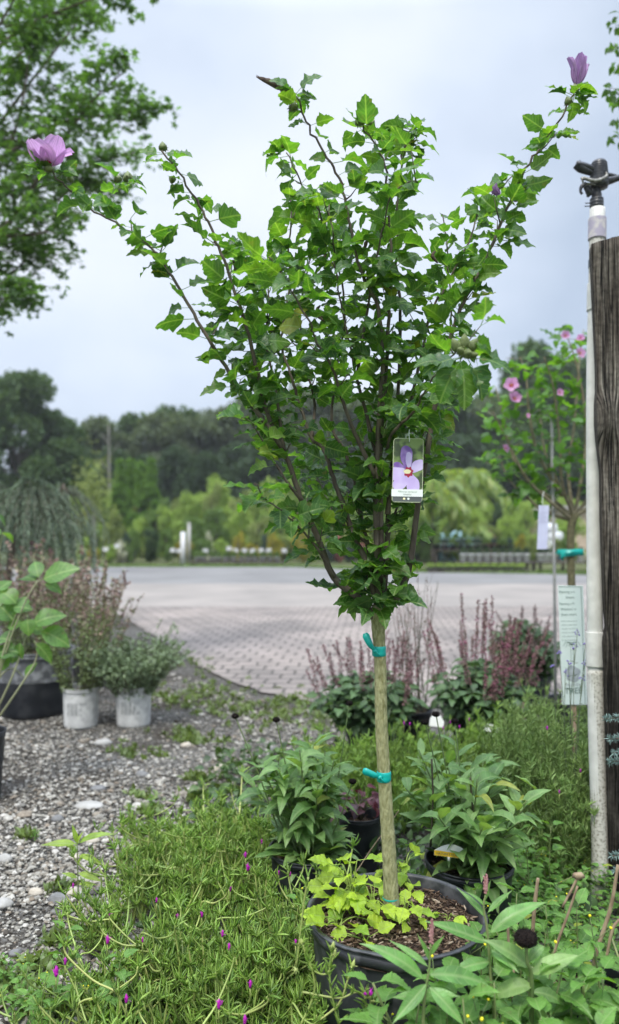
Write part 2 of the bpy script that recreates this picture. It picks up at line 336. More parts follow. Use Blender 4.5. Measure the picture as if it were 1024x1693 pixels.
# ------------------------------------------------------------------ materials used by the setting
def far_ground(nt, b):
    L = nt.links.new; t = N(nt, 'ShaderNodeTexCoord'); n = N(nt, 'ShaderNodeTexNoise'); n.inputs['Scale'].default_value = .25; n.inputs['Detail'].default_value = 8; L(t.outputs['Object'], n.inputs['Vector'])
    r = N(nt, 'ShaderNodeValToRGB'); r.color_ramp.elements[0].color = (.06, .085, .03, 1); r.color_ramp.elements[1].color = (.13, .17, .05, 1); r.color_ramp.elements[0].position = .4; r.color_ramp.elements[1].position = .6
    L(n.outputs['Fac'], r.inputs[0]); L(r.outputs[0], b.inputs['Base Color'])
M_land = mat('rough_grass_land', rough=1, spec=.1, extra=far_ground)
def gravel_n(nt, b):
    L = nt.links.new; t = N(nt, 'ShaderNodeTexCoord')
    v = N(nt, 'ShaderNodeTexVoronoi'); v.inputs['Scale'].default_value = 75; L(t.outputs['Object'], v.inputs['Vector'])
    v2 = N(nt, 'ShaderNodeTexVoronoi'); v2.inputs['Scale'].default_value = 190; L(t.outputs['Object'], v2.inputs['Vector'])
    s = N(nt, 'ShaderNodeSeparateXYZ'); L(v.outputs['Color'], s.inputs[0])
    r = N(nt, 'ShaderNodeValToRGB'); cr = r.color_ramp; cr.elements[0].color = (.04, .036, .03, 1); cr.elements[1].color = (.27, .265, .25, 1)
    q = cr.elements.new(.45); q.color = (.09, .085, .075, 1); q = cr.elements.new(.8); q.color = (.18, .17, .155, 1); L(s.outputs[0], r.inputs[0])
    n = N(nt, 'ShaderNodeTexNoise'); n.inputs['Scale'].default_value = 1.6; n.inputs['Detail'].default_value = 6; n.inputs['Roughness'].default_value = .65; L(t.outputs['Object'], n.inputs['Vector'])
    mr = N(nt, 'ShaderNodeMapRange'); mr.inputs['From Min'].default_value = .45; mr.inputs['From Max'].default_value = .62; mr.inputs['To Max'].default_value = .85; L(n.outputs['Fac'], mr.inputs['Value'])
    mx = N(nt, 'ShaderNodeMix', data_type='RGBA'); mx.inputs[7].default_value = (.045, .035, .026, 1); L(mr.outputs[0], mx.inputs[0]); L(r.outputs[0], mx.inputs[6]); L(mx.outputs[2], b.inputs['Base Color'])
    ad = N(nt, 'ShaderNodeMath', operation='ADD'); L(v.outputs['Distance'], ad.inputs[0]); L(v2.outputs['Distance'], ad.inputs[1])
    bp = N(nt, 'ShaderNodeBump'); bp.invert = True; bp.inputs['Strength'].default_value = .9; bp.inputs['Distance'].default_value = .008; L(ad.outputs[0], bp.inputs['Height']); L(bp.outputs[0], b.inputs['Normal'])
M_gravel = mat('gravel', rough=.95, spec=.2, extra=gravel_n)
def stones_n(nt, b):
    L = nt.links.new; g = N(nt, 'ShaderNodeNewGeometry'); r = N(nt, 'ShaderNodeValToRGB'); cr = r.color_ramp
    cols = [(.05, .042, .034), (.11, .10, .085), (.24, .225, .195), (.20, .16, .12), (.31, .29, .25), (.18, .172, .155), (.35, .33, .285), (.42, .40, .36)]
    while len(cr.elements) < len(cols): cr.elements.new(.5)
    for i, c in enumerate(cols): cr.elements[i].position = i / 8; 
    for i, c in enumerate(cols): cr.elements[i].color = (*c, 1)
    L(g.outputs['Random Per Island'], r.inputs[0]); t = N(nt, 'ShaderNodeTexCoord'); n = N(nt, 'ShaderNodeTexNoise'); n.inputs['Scale'].default_value = 60; L(t.outputs['Object'], n.inputs['Vector'])
    h = N(nt, 'ShaderNodeHueSaturation'); mr = N(nt, 'ShaderNodeMapRange'); mr.inputs['From Min'].default_value = .3; mr.inputs['From Max'].default_value = .7; mr.inputs['To Min'].default_value = .7; mr.inputs['To Max'].default_value = 1.25
    L(n.outputs['Fac'], mr.inputs['Value']); L(mr.outputs[0], h.inputs['Value']); L(r.outputs[0], h.inputs['Color']); L(h.outputs[0], b.inputs['Base Color'])
M_stone = mat('stones', rough=.9, spec=.25, extra=stones_n)
def paver_n(nt, b):
    L = nt.links.new; t = N(nt, 'ShaderNodeTexCoord'); mp = N(nt, 'ShaderNodeMapping'); mp.inputs['Rotation'].default_value = (0, 0, math.radians(5)); L(t.outputs['Object'], mp.inputs[0])
    nd = N(nt, 'ShaderNodeTexNoise'); nd.inputs['Scale'].default_value = 9; L(mp.outputs[0], nd.inputs['Vector'])
    sc = N(nt, 'ShaderNodeVectorMath', operation='MULTIPLY_ADD'); sc.inputs[1].default_value = (.07, .06, 0); L(nd.outputs['Color'], sc.inputs[0]); L(mp.outputs[0], sc.inputs[2])
    br = N(nt, 'ShaderNodeTexBrick'); br.inputs['Scale'].default_value = 1; br.inputs['Brick Width'].default_value = .21; br.inputs['Row Height'].default_value = .21; br.inputs['Mortar Size'].default_value = .014; br.inputs['Mortar Smooth'].default_value = .6
    br.inputs['Color1'].default_value = (.275, .245, .225, 1); br.inputs['Color2'].default_value = (.235, .212, .192, 1); br.inputs['Mortar'].default_value = (.075, .07, .06, 1); L(sc.outputs[0], br.inputs['Vector'])
    n = N(nt, 'ShaderNodeTexNoise'); n.inputs['Scale'].default_value = .8; n.inputs['Detail'].default_value = 8; n.inputs['Roughness'].default_value = .6; L(t.outputs['Object'], n.inputs['Vector'])
    r = N(nt, 'ShaderNodeValToRGB'); r.color_ramp.elements[0].color = (.72, .70, .70, 1); r.color_ramp.elements[1].color = (1.16, 1.1, 1.08, 1); r.color_ramp.elements[0].position = .38; r.color_ramp.elements[1].position = .62; L(n.outputs['Fac'], r.inputs[0])
    m = N(nt, 'ShaderNodeMix', data_type='RGBA', blend_type='MULTIPLY'); m.inputs[0].default_value = 1; L(br.outputs['Color'], m.inputs[6]); L(r.outputs[0], m.inputs[7]); L(m.outputs[2], b.inputs['Base Color'])
    bp = N(nt, 'ShaderNodeBump'); bp.invert = True; bp.inputs['Strength'].default_value = .8; bp.inputs['Distance'].default_value = .012; L(br.outputs['Fac'], bp.inputs['Height'])
    n3 = N(nt, 'ShaderNodeTexNoise'); n3.inputs['Scale'].default_value = 60; L(t.outputs['Object'], n3.inputs['Vector'])
    b2 = N(nt, 'ShaderNodeBump'); b2.inputs['Strength'].default_value = .3; b2.inputs['Distance'].default_value = .004; L(n3.outputs['Fac'], b2.inputs['Height']); L(bp.outputs[0], b2.inputs['Normal']); L(b2.outputs[0], b.inputs['Normal'])
M_paver = mat('brick_pavers', rough=.8, spec=.35, extra=paver_n)
M_conc = mat('pale_concrete', (.215, .195, .178), .85, .3, col2=(.285, .255, .23), nscale=.7, ndetail=10, bump=.2, bscale=30)
M_asph = mat('worn_asphalt', (.155, .15, .147), .9, .3, col2=(.205, .20, .195), nscale=.5, ndetail=10, bump=.2, bscale=40)
M_soil = mat('dark_bark_mulch', (.035, .024, .016), 1, .2, col2=(.10, .068, .045), nscale=40, ndetail=8, bump=1, bscale=80)

# ------------------------------------------------------------------ ground, paving, road
def sheet(name, poly, z, m, step=None):
    mb = MB(); mb.add([(x, y, z) for x, y in poly], [tuple(range(len(poly)))]); return tag(mb.build(name, m, smooth=False), kind='structure')
sheet('ground', [(-150, -20), (150, -20), (150, 220), (-150, 220)], -.02, M_land)
# gravel ground, gently uneven
mb = MB(); xs = np.linspace(-9, 9, 120); ys = np.linspace(.2, 15, 110); X, Y = np.meshgrid(xs, ys)
Z = .004 + .012 * np.sin(X * 3.1 + 1) * np.sin(Y * 2.3) * np.exp(-((Y - 3) / 3) ** 2) - .006
idx = np.arange(X.size).reshape(X.shape); f = np.stack([idx[:-1, :-1], idx[:-1, 1:], idx[1:, 1:], idx[1:, :-1]], -1).reshape(-1, 4)
mb.add(np.stack([X, Y, Z], -1).reshape(-1, 3), f); tag(mb.build('gravel_ground', M_gravel), kind='structure')
EDGE = [(9.5, 5.6), (3.0, 5.75), (.6, 5.9)] + [tuple(G(px, py)[:2]) for px, py in ((530, 1166), (450, 1150), (380, 1128), (325, 1100), (275, 1066), (225, 1034), (165, 1002), (120, 980), (70, 966), (-60, 955))]
rg = np.random.default_rng(3); e2 = []
for a, b in zip(EDGE[:-1], EDGE[1:]):
    n_ = max(2, int(math.dist(a, b) / .12))
    for k in range(n_):
        t_ = k / n_; e2.append((a[0] + (b[0] - a[0]) * t_ + rg.uniform(-.03, .03), a[1] + (b[1] - a[1]) * t_ + rg.uniform(-.03, .03)))
e2.append(EDGE[-1])
ycon = G(512, 1004)[1]; yas = G(512, 966)[1]; yend = G(512, 938)[1]
pav = [(x, y) for x, y in e2 if y < ycon - .01]
tail = [p for p in e2 if p[1] >= ycon - .01]
sheet('brick_plaza', pav[::-1] + [(30, 5.6), (30, ycon)][:2] if False else [(30, ycon), (30, 5.6)][::-1][:0] + pav + [(pav[-1][0] - .1, ycon), (30, ycon), (30, 5.6)], .014, M_paver)
sheet('concrete_strip', [(-12, ycon), (60, ycon), (60, yas), (-30, yas)], .013, M_conc)
sheet('asphalt_road', [(-60, yas), (90, yas), (90, 20.5), (9.5, 22.3), (7.1, 23.2), (3.0, 24.2), (-.5, yend), (-60, yend)], .009, M_asph)

# gravel stones: too many to count
mb = MB(); rg = np.random.default_rng(11)
V, Fc = ICO[0]; n1 = 30000
px = rg.uniform(-60, 640, n1 * 2); py = 1070 + 640 * rg.uniform(0, 1, n1 * 2) ** .95
gx = []
for a, b in zip(px, py):
    p = G(a, b)
    lim = np.interp(a, [0, 200, 300, 380, 450, 530, 640], [1010, 1060, 1110, 1138, 1160, 1175, 1180])
    if b > lim + 4: gx.append(p)
P = A(gx); dens = np.sin(P[:, 0] * 2.7 + 1) * np.sin(P[:, 1] * 1.9 + .6) + .4 * np.sin(P[:, 0] * 7) * np.sin(P[:, 1] * 6 + 2)
P = P[rg.uniform(0, 1, len(P)) < np.where(dens > .35, .30, .92)]; P = P[:36000]
n = len(P); r = np.exp(rg.normal(math.log(.0042), .42, n)) * np.interp(P[:, 1], [2, 6], [1, 1.5])
v = V[None] * (1 + rg.uniform(-.28, .28, (n, len(V), 1))); v = v * (r[:, None, None] * np.stack([rg.uniform(.8, 1.5, n), rg.uniform(.8, 1.5, n), rg.uniform(.45, .8, n)], 1)[:, None])
a = rg.uniform(0, 6.28, n); ca, sa = np.cos(a)[:, None], np.sin(a)[:, None]; v = np.stack([v[..., 0] * ca - v[..., 1] * sa, v[..., 0] * sa + v[..., 1] * ca, v[..., 2]], -1)
P[:, 2] = .003 + r * .3
mb.add((v + P[:, None]).reshape(-1, 3), (Fc[None] + (np.arange(n) * len(V))[:, None, None]).reshape(-1, 3))
tag(mb.build('gravel', M_stone, smooth=False), 'loose pale and grey gravel stones covering the ground beside the plants', 'gravel', kind='stuff')
# larger stones one could pick out
M_rock = mat('river_stone', (.30, .29, .27), .8, .3, col2=(.40, .39, .37), nscale=20, bump=.3)
M_rock2 = mat('tan_stone', (.40, .35, .28), .8, .3, col2=(.46, .42, .36), nscale=20, bump=.3)
M_rock3 = mat('slate_stone', (.13, .13, .13), .8, .3, col2=(.22, .22, .22), nscale=20, bump=.3)
ROCKS = [(162, 1306, 14, 5, 2), (148, 1333, 24, 5, 0), (8, 1424, 12, 8, 0), (153, 1392, 11, 6, 1), (95, 1358, 10, 7, 2), (170, 1232, 14, 7, 0), (368, 1278, 16, 10, 1), (362, 1253, 11, 7, 0), (308, 1236, 9, 6, 1),
         (98, 1490, 18, 9, 2), (112, 1455, 14, 7, 0), (0, 1500, 20, 9, 0), (60, 1478, 12, 7, 1), (80, 1560, 10, 5, 0), (235, 1282, 10, 5, 2), (125, 1420, 9, 5, 1), (25, 1580, 11, 7, 2), (455, 1243, 10, 6, 2), (120, 1478, 16, 7, 1), (45, 1650, 13, 8, 0)]
rl = {2: 'slate-grey flattened stone larger than the gravel around it', 0: 'mid-grey rounded stone larger than the gravel around it', 1: 'tan stone larger than the gravel around it'}
for (x, y, w, h, k) in ROCKS:
    c = G(x, y); s = c[1] / F; mb = MB(); blob(mb, (0, 0, 0), 1, rg, 2, jit=.05)
    mb.v[0] = mb.v[0] * (1 + .12 * np.sin(mb.v[0][:, [1, 2, 0]] * 3 + x)) * A([w * s, w * s * .7, h * s]) + c + A([0, 0, h * s * .45])
    tag(mb.build('stone', [M_rock, M_rock2, M_rock3][k], origin=c), rl[k], 'stone', ['grey stones in the gravel', 'tan stones in the gravel', 'slate stones in the gravel'][k])

# ------------------------------------------------------------------ the main tree
M_bark = mat('pale_green_bark', (.19, .185, .075), .85, .25, col2=(.38, .375, .205), nscale=170, lo=.3, hi=.7, ndetail=7, bump=.8, bscale=120, stretch=(1, 1, .35))
M_twig = mat('grey_brown_twig', (.075, .058, .045), .8, .3, col2=(.15, .125, .095), nscale=50, bump=.5, stretch=(1, 1, .3))
M_hib = leafm('hibiscus_leaf', [(.034, .10, .022), (.055, .145, .026), (.090, .20, .034), (.045, .115, .042), (.070, .16, .028), (.12, .22, .03)], under=(.13, .22, .08), trans=.45, rough=.4, spec=.5, vein=.55, tcol=(1.9, 2.1, .5), acc=(.015, (.26, .28, .03)), spots=.5)
M_bud = mat('green_bud', (.10, .13, .045), .6, .4, col2=(.19, .23, .09), nscale=120)
M_lilac = leafm('lilac_petal', [(.68, .40, .72), (.76, .48, .78)], streak=.35, trans=.4, rough=.6, spec=.3, tcol=(1.3, 1.2, 1.3))
M_red = mat('crimson_eye', (.45, .01, .05), .6)
M_purple = leafm('purple_petal', [(.46, .27, .54), (.58, .38, .64)], streak=.55, trans=.3, rough=.7, spec=.3, tcol=(1.2, 1.1, 1.2))
M_dead = mat('withered_brown', (.06, .04, .035), .9, .2, col2=(.13, .10, .075), nscale=60, bump=.5)
TB = A(W(648, 1495, 2.02)); TB = A([TB[0], 2.02, TB[2]])
tree = empty('hibiscus_tree', TB, 'slender young hibiscus tree with bare pale trunk, growing in the big black pot', 'tree')
rg = np.random.default_rng(5)
mbt = MB()
tp = [(648, 1500), (643, 1400), (636, 1290), (631, 1200), (629, 1100), (626, 1040), (627, 1000)]
tpts = catmull([W(x, y, 2.02) for x, y in tp], 12)
nr = len(tpts); rad = np.interp(np.linspace(0, 1, nr), [0, .12, .4, .75, .93, 1], [.0205, .0185, .0165, .0155, .0205, .018]) * (1 + .03 * np.sin(np.arange(nr) * 1.9))
tube(mbt, tpts, rad, 16); mbt.build('trunk', M_bark, tree)
BR = [  # (pixel trace base->tip, depth offset at tip, base radius)
 ([(630, 1035), (594, 990), (553, 955), (528, 895), (500, 830), (478, 765), (440, 680), (420, 590), (400, 520), (375, 440), (350, 380), (318, 318), (268, 250)], -.10, .0115),
 ([(470, 745), (436, 695), (402, 651), (385, 625), (345, 560), (310, 500), (280, 450), (250, 410), (215, 383), (165, 355), (115, 312), (84, 284)], -.22, .0075),
 ([(628, 1020), (606, 930), (587, 892), (567, 833), (551, 790), (536, 744), (516, 724), (495, 665), (477, 607), (465, 560), (478, 480), (479, 412), (482, 325)], .10, .0095),
 ([(628, 1020), (622, 960), (598, 860), (590, 810), (571, 747), (548, 700), (560, 600), (570, 506), (540, 378), (500, 305), (473, 252)], .22, .008),
 ([(628, 1020), (622, 850), (625, 740), (630, 650), (634, 586), (625, 507), (601, 458), (577, 366), (561, 293), (531, 245), (506, 200), (486, 150)], -.18, .009),
 ([(630, 1020), (630, 900), (628, 760), (632, 680), (640, 592), (644, 507), (647, 421), (640, 336), (634, 263), (600, 205)], -.05, .0095),
 ([(634, 1010), (640, 900), (645, 800), (655, 700), (662, 519), (656, 421), (659, 324), (666, 250), (660, 215)], .16, .0085),
 ([(640, 1015), (668, 965), (680, 920), (692, 830), (705, 760), (725, 640), (747, 555), (766, 500), (802, 434), (827, 372), (851, 318), (880, 262), (912, 220), (946, 160)], -.12, .010),
 ([(690, 840), (700, 760), (722, 660), (744, 555), (741, 421), (732, 356)], .2, .006),
 ([(622, 790), (594, 732), (579, 697), (563, 650), (551, 611), (520, 560), (510, 531), (467, 458), (445, 425)], -.3, .007),
 ([(624, 760), (604, 677), (590, 626), (580, 575), (560, 480), (552, 400), (545, 340)], .05, .006),
 ([(640, 745), (649, 716), (684, 681), (712, 634), (745, 590), (768, 575)], -.34, .0055),
 ([(640, 850), (660, 740), (690, 620), (712, 520), (740, 470), (775, 400), (800, 340), (850, 290)], .28, .0065),
 ([(500, 830), (470, 790), (440, 740), (418, 700), (400, 690)], -.25, .0045),
 ([(553, 955), (520, 900), (470, 850), (440, 825), (425, 800)], -.3, .0045),
 ([(628, 960), (650, 860), (690, 740), (720, 690), (735, 660)], .3, .005),
 ([(610, 900), (560, 860), (530, 800), (510, 760)], .35, .005),
 ([(590, 626), (600, 560), (615, 470), (628, 400), (650, 320), (690, 300)], -.2, .005),
 ([(470, 745), (455, 640), (440, 560), (445, 480), (430, 420)], .25, .005),
 ([(516, 724), (520, 660), (500, 580), (500, 480), (520, 400), (535, 330)], .3, .005),
]
mbl = MB(); TIPS = []
LP, LD, LN, LS = [], [], [], []
def put(p, d, nn, s): LP.append(p); LD.append(d); LN.append(nn); LS.append(s)
def leafcluster(p, t, k, smin, smax, axis):
    a0 = rg.uniform(0, 6.28)
    for j in range(k):
        a = a0 + j * 2.4 + rg.uniform(-.5, .5); d = A([math.cos(a), math.sin(a), rg.uniform(-.45, .5)]) + t * .25
        d = nrm(d + .15 * nrm(A([p[0] - axis[0], p[1] - axis[1], 0])))
        nn = nrm(A([0, 0, 1.]) + .55 * rg.normal(size=3) - A([0, .35, 0]))
        put(p, d, nn, rg.uniform(smin, smax) * 1.1)
for bi, (tr, dz, r0) in enumerate(BR):
    n = len(tr); d0 = 2.02 if bi not in (1, 9, 10, 11, 13, 14, 16, 17, 18, 19) else 2.02
    base_off = {1: -.07, 8: .0, 9: -.02, 10: .0, 11: 0, 13: -.06, 14: -.02, 16: 0, 17: 0, 18: -.06, 19: .05}.get(bi, 0)
    D_ = [2.02 + base_off + (dz - base_off) * (i / (n - 1)) ** 1.1 for i in range(n)]
    pts = catmull([W(x, y, d) for (x, y), d in zip(tr, D_)], 6)
    pts = pts + .0025 * rg.normal(size=pts.shape) * np.linspace(0, 1, len(pts))[:, None]
    mbb = MB(); tube(mbb, pts, [r0 * .95, r0 * .62, r0 * .38, .0012 + r0 * .1], 8)
    t = nrm(np.gradient(pts, axis=0)); seg = np.linalg.norm(np.diff(pts, axis=0), axis=1); Ls = np.concatenate([[0], np.cumsum(seg)]); tot = Ls[-1]
    s = rg.uniform(.02, .06) + (.02 if bi < 8 else .03)
    while s < tot:
        p = A([np.interp(s, Ls, pts[:, k]) for k in range(3)]); tt = A([np.interp(s, Ls, t[:, k]) for k in range(3)]); u = s / tot
        pyx = 875 - (p[2] - H) / p[1] * F   # approx image row of the node, used as a height
        z = p[2]
        dens = 1.0 if .42 < u else (.82 if .18 < u else .45)
        tipf = u > .86 and bi in (0, 1, 4, 7)
        k = rg.integers(1, 3) if bi > 1 and bi != 7 else rg.integers(1, 4)
        if rg.uniform() < dens:
            leafcluster(p, tt, k, .040 if not tipf else .032, .074 if not tipf else .056, TB)
            if rg.uniform() < (.27 if not tipf else .05):   # a short spur with its own leaves
                d = nrm(rdir(rg, 1, -.1, .8)[0] + .5 * nrm(A([p[0] - TB[0], p[1] - TB[1], .3]))); l = rg.uniform(.02, .075)
                q = p + d * l + A([0, 0, .01]); tube(mbb, [p, (p + q) / 2 + A([0, 0, -.004]), q], [.0022, .0016, .001], 4)
                for w_ in np.linspace(.35, 1, max(2, int(l / .028))): leafcluster(p + (q - p) * w_, d, rg.integers(1, 3), .036, .066, TB)
        s += rg.uniform(.020, .034) if not tipf else rg.uniform(.022, .04)
    mbb.build('branch', M_twig, tree); TIPS.append((pts[-1], t[-1]))
# leaves low around the fork
for _ in range(46):
    x, y = rg.uniform(590, 672), rg.uniform(930, 1010); p = W(x, y, 2.02 + rg.uniform(-.06, .06)); leafcluster(p, A([0, 0, .2]), 1, .04, .075, TB - A([0, 0, 0]))
inst(mbl, 'hib', LP, LD, LN, LS, rg)
print('leaves', len(LP))
mbl.build('foliage', M_hib, tree)

def bud(par, p, d, l=.02, w=.5, m=None, name='bud'):
    mb = MB(); d = nrm(d); tube(mb, [p, p + d * l * .08, p + d * l * .35, p + d * l * .7, p + d * l], [l * w * .3, l * w, l * w * 1.02, l * w * .6, l * .05], 10)
    P_ = np.repeat([p], 8, 0); sd_ = rdir(rg, 8, -.5, .5); D = nrm(sd_ - d * (sd_ @ d)[:, None] + d * 1.0 + rg.uniform(-.2, .2, (8, 3)))
    inst(mb, 'blade', P_, D, np.repeat([d], 8, 0), l * .8, rg, wid=2.0, mi=0)
    return mb.build(name, m or M_bud, par)
for (x, y, d, l, dx, dy) in [(213, 300, 1.86, .026, -.1, 1), (197, 300, 1.83, .02, -.5, 1), (270, 248, 1.93, .022, -.1, 1), (288, 300, 1.93, .018, -.5, .5), (465, 248, 2.2, .024, -.4, 1), (455, 250, 2.2, .018, -1, .6), (486, 182, 1.86, .024, -.2, 1), (596, 206, 1.97, .026, -.1, 1), (612, 208, 1.97, .022, .5, 1), (482, 322, 2.1, .02, 0, 1), (941, 172, 1.9, .02, -.3, 1), (950, 152, 1.9, .022, .1, 1), (115, 300, 1.82, .018, .3, 1)]:
    bud(tree, W(x, y, d), A([dx, 0, dy]), l)
    for q in range(2): pass
for (x, y, l, dx, dy, yy) in [(748, 572, .028, -.6, .8, -.5), (768, 566, .030, -.1, 1, -.6), (785, 572, .028, .6, .8, -.5), (772, 588, .026, .2, -.1, -1), (760, 582, .024, -.5, .1, -.9), (788, 592, .020, .8, -.1, -.8)]:
    bud(tree, W(x + (768 - x) * .5, y + (582 - y) * .5, 1.66), A([dx, yy, dy]), l, .42, M_bud)
mbe = MB()
PP = []; 
for (x, y, dx, dz, s) in [(768, 590, -.9, -.2, .075), (768, 592, .9, -.1, .08), (765, 590, -.5, -.8, .085), (772, 590, .4, -.9, .075), (745, 600, -1, .1, .06), (760, 585, .1, -1, .09)]:
    inst(mbe, 'hib', [W(x, y, 1.66)], nrm(A([dx, -.25, dz])), nrm(A([.1, -.6, .6])), s, rg)
for (x, y, d) in [(200, 305, 1.84), (213, 310, 1.86), (270, 255, 1.93), (465, 255, 2.2), (486, 165, 1.84), (490, 155, 1.84), (598, 215, 1.97), (480, 330, 2.1), (942, 165, 1.9), (948, 158, 1.9), (90, 290, 1.8), (80, 285, 1.8), (905, 230, 1.93), (660, 215, 2.18), (668, 220, 2.18), (688, 215, 2.15)]:
    for q in range(4):
        dd = rdir(rg, 1, -.3, .5)[0]; dd[1] *= .6; inst(mbe, 'hib', [W(x, y, d)], nrm(dd), nrm(A([0, -.5, .8]) + .3 * rg.normal(size=3)), rg.uniform(.035, .058), rg)
mbe.build('tip_leaves', M_hib, tree)
# withered flower pointing left
p0 = W(468, 147, 1.84); p1 = W(424, 127, 1.84)
mb = MB(); q = catmull([p0, p0 + (p1 - p0) * .4 + A([0, 0, .002]), p1], 5); tube(mb, q, [.004, .0085, .0075, .0055, .001], 9); 
for k in range(3): tube(mb, q + A([0, -.003, .003 * math.sin(k * 2)]) + .001 * rg.normal(size=q.shape), [.002, .004, .003, .0005], 5)
tag(mb.build('withered_flower', M_dead, tree), 'dark shrivelled closed flower')
bud(tree, p0 + A([.012, 0, -.004]), p1 - p0, .03, .36)
tube(mbe, [p0, p0], .001, 3) if False else None

def petal(w=.42, ruff=.05, cup=.6, n=9, m=8, seed=0):
    rg_ = np.random.default_rng(seed); V = []; U = []
    for i in range(n + 1):
        u = i / n; ww = w * (math.sin(math.pi * min(1, .08 + .78 * u ** .8)) ** .8) * (1 if u < .92 else .86)
        for j in range(m + 1):
            t_ = j / m * 2 - 1; a = cup * u; y = math.sin(a) / cup - .05 * t_ * t_ * u; z = (1 - math.cos(a)) / cup
            V.append((ww * t_, y, z + ruff * u * u * math.sin(t_ * 6 + seed) + .08 * t_ * t_ * u)); U.append((.5 + .5 * t_, u))
    Fc = [(i * (m + 1) + j, i * (m + 1) + j + 1, (i + 1) * (m + 1) + j + 1, (i + 1) * (m + 1) + j) for i in range(n) for j in range(m)]
    return A(V), A(Fc), A(U)
T['petal'] = [petal(seed=s, ruff=.05 + .01 * s, cup=c) for s, c in enumerate((-.25, .12, -.45))]
T['eyepetal'] = [(v * A([.55, .32, .32]) + A([0, 0, .012]), f, u) for v, f, u in [petal(w=.3, seed=9, cup=.1)]]
def hib_flower(par, p, axis, R, openness=.9, petm=None, name='flower'):
    axis = nrm(axis); u = nrm(np.cross(axis, A([.3, .9, .2]))); w = np.cross(axis, u); mb = MB()
    for k in range(5):
        a = k * 1.2566 + .3; rr = math.cos(a) * u + math.sin(a) * w
        d = nrm(rr * openness + axis * 1.0); nn = nrm(axis * openness - rr)
        inst(mb, 'petal', [p], d, nn, R, rg, 0, wid=1.12); inst(mb, 'eyepetal', [p + nn * .0015], d, nn, R, rg, 1)
        inst(mb, 'eyepetal', [p - nn * .0015], d, nn, R, rg, 1)
    tube(mb, [p, p + axis * R * .45], [R * .06, R * .035], 7, 2)
    for k in range(30): blob(mb, p + axis * R * rg.uniform(.2, .5) + rdir(rg, 1)[0] * R * .07, R * .02, None, 0, 2)
    return mb.build(name, [petm or M_lilac, M_red, M_cream], par)
M_cream = mat('cream_stamen', (.75, .68, .38), .7)
M_leafgreen = M_hib
fl = hib_flower(tree, W(81, 274, 1.79), A([-.05, -.12, 1]), .072, .95); tag(fl, 'open lilac flower with a crimson base at the far end of the longest branch')
bud(tree, W(81, 284, 1.79), A([0, 0, 1]), .022, .5)
# closed purple flower upper right and two small ones
def closed_flower(par, p, d, l, w):
    mb = MB(); d = nrm(d); u = nrm(np.cross(d, A([0, 1, .2]))); v_ = np.cross(d, u)
    for k in range(5):
        a = k * 1.2566; rr = math.cos(a) * u + math.sin(a) * v_
        inst(mb, 'petal', [p + rr * w * .22], nrm(d + rr * .16), nrm(-rr), l, rg, 0, wid=.62)
    return mb.build('closed_flower', M_purple, par)
tag(closed_flower(tree, W(955, 138, 1.9), A([.12, -.05, 1]), .066, .03), 'closed purple flower at the tip of the right-hand branch')
closed_flower(tree, W(851, 333, 2.0), A([.3, -.2, 1]), .042, .02); closed_flower(tree, W(826, 322, 2.05), A([-.6, 0, .6]), .03, .02); closed_flower(tree, W(537, 420, 2.2), A([-.6, 0, .6]), .025, .02)
for (x, y, d) in [(540, 420, 2.1), (530, 505, 2.05), (617, 385, 2.05), (610, 395, 2.05), (838, 372, 2.0), (720, 415, 2.1), (530, 512, 2.05), (385, 430, 2.0)]:
    mb = MB(); tube(mb, catmull([W(x, y, d), W(x + rg.uniform(-6, 6), y + 8, d), W(x + rg.uniform(-9, 9), y + 20, d)], 3), [.002, .006, .002], 6); mb.build('spent_bloom', M_dead, tree)

# ties round the trunk
M_tie = mat('teal_tape', (.0, .30, .26), .35, .5, col2=(.0, .38, .33), nscale=30)
def tie(x, y, w, lab, flip=1):
    c = W(x, y, 2.02); r = w; mb = MB(); lathe(mb, [(r, -.013), (r + .0012, -.012), (r + .0015, -.004), (r + .0008, 0), (r + .0016, .005), (r + .0012, .012), (r, .013)], c, 24, wob=lambda a, z: .015 * np.sin(5 * a + z * 400))
    root = mb.build('tree_tie', M_tie, origin=c); tag(root, lab, 'tree tie')
    k = c + A([-.012, -r * 1.0, .002]); m2 = MB(); blob(m2, k, (.007, .005, .006), rg, 1); m2.build('knot', M_tie, root)
    m3 = MB(); q = catmull([k, k + A([-.012, -.006, .006 if flip else .016]), k + A([-.032 if flip else -.02, -.004, .014 if flip else .032]), k + A([-.044 if flip else -.026, .0, .018 if flip else .046])], 4)
    wv = np.interp(np.linspace(0, 1, len(q)), [0, .4, .85, 1], [.003, .008, .0095, .005]); s_ = nrm(np.cross(np.gradient(q, axis=0), A([0, 1., 0])))
    V = np.stack([q - s_ * wv[:, None], q + s_ * wv[:, None], q + s_ * wv[:, None] + A([0, .0008, 0]), q - s_ * wv[:, None] + A([0, .0008, 0])], 1).reshape(-1, 3)
    fs = []
    for i in range(len(q) - 1):
        for j in range(4): fs.append((4 * i + j, 4 * i + (j + 1) % 4, 4 * i + 4 + (j + 1) % 4, 4 * i + 4 + j))
    m3.add(V, fs); m3.build('loose_end', M_tie, root)
    m4 = MB(); q = catmull([k, k + A([.006, -.004, -.005]), k + A([.014, -.003, -.012])], 3); tube(m4, q, [.003, .002, .001], 4); m4.build('loose_end', M_tie, root)
tie(627, 1076, .0168, 'teal tape tie high on the slim trunk, its loose end sticking upwards', 0)
tie(635, 1283, .0175, 'teal tape tie low on the slim trunk, its loose end pointing left')
mb = MB(); lathe(mb, [(.0205, -.002), (.0215, 0), (.0205, .002)], W(646, 1484, 2.02), 20); tag(mb.build('tree_tie', M_tie, origin=W(646, 1484, 2.02)), 'narrow teal ring round the foot of the slim trunk', 'tree tie')

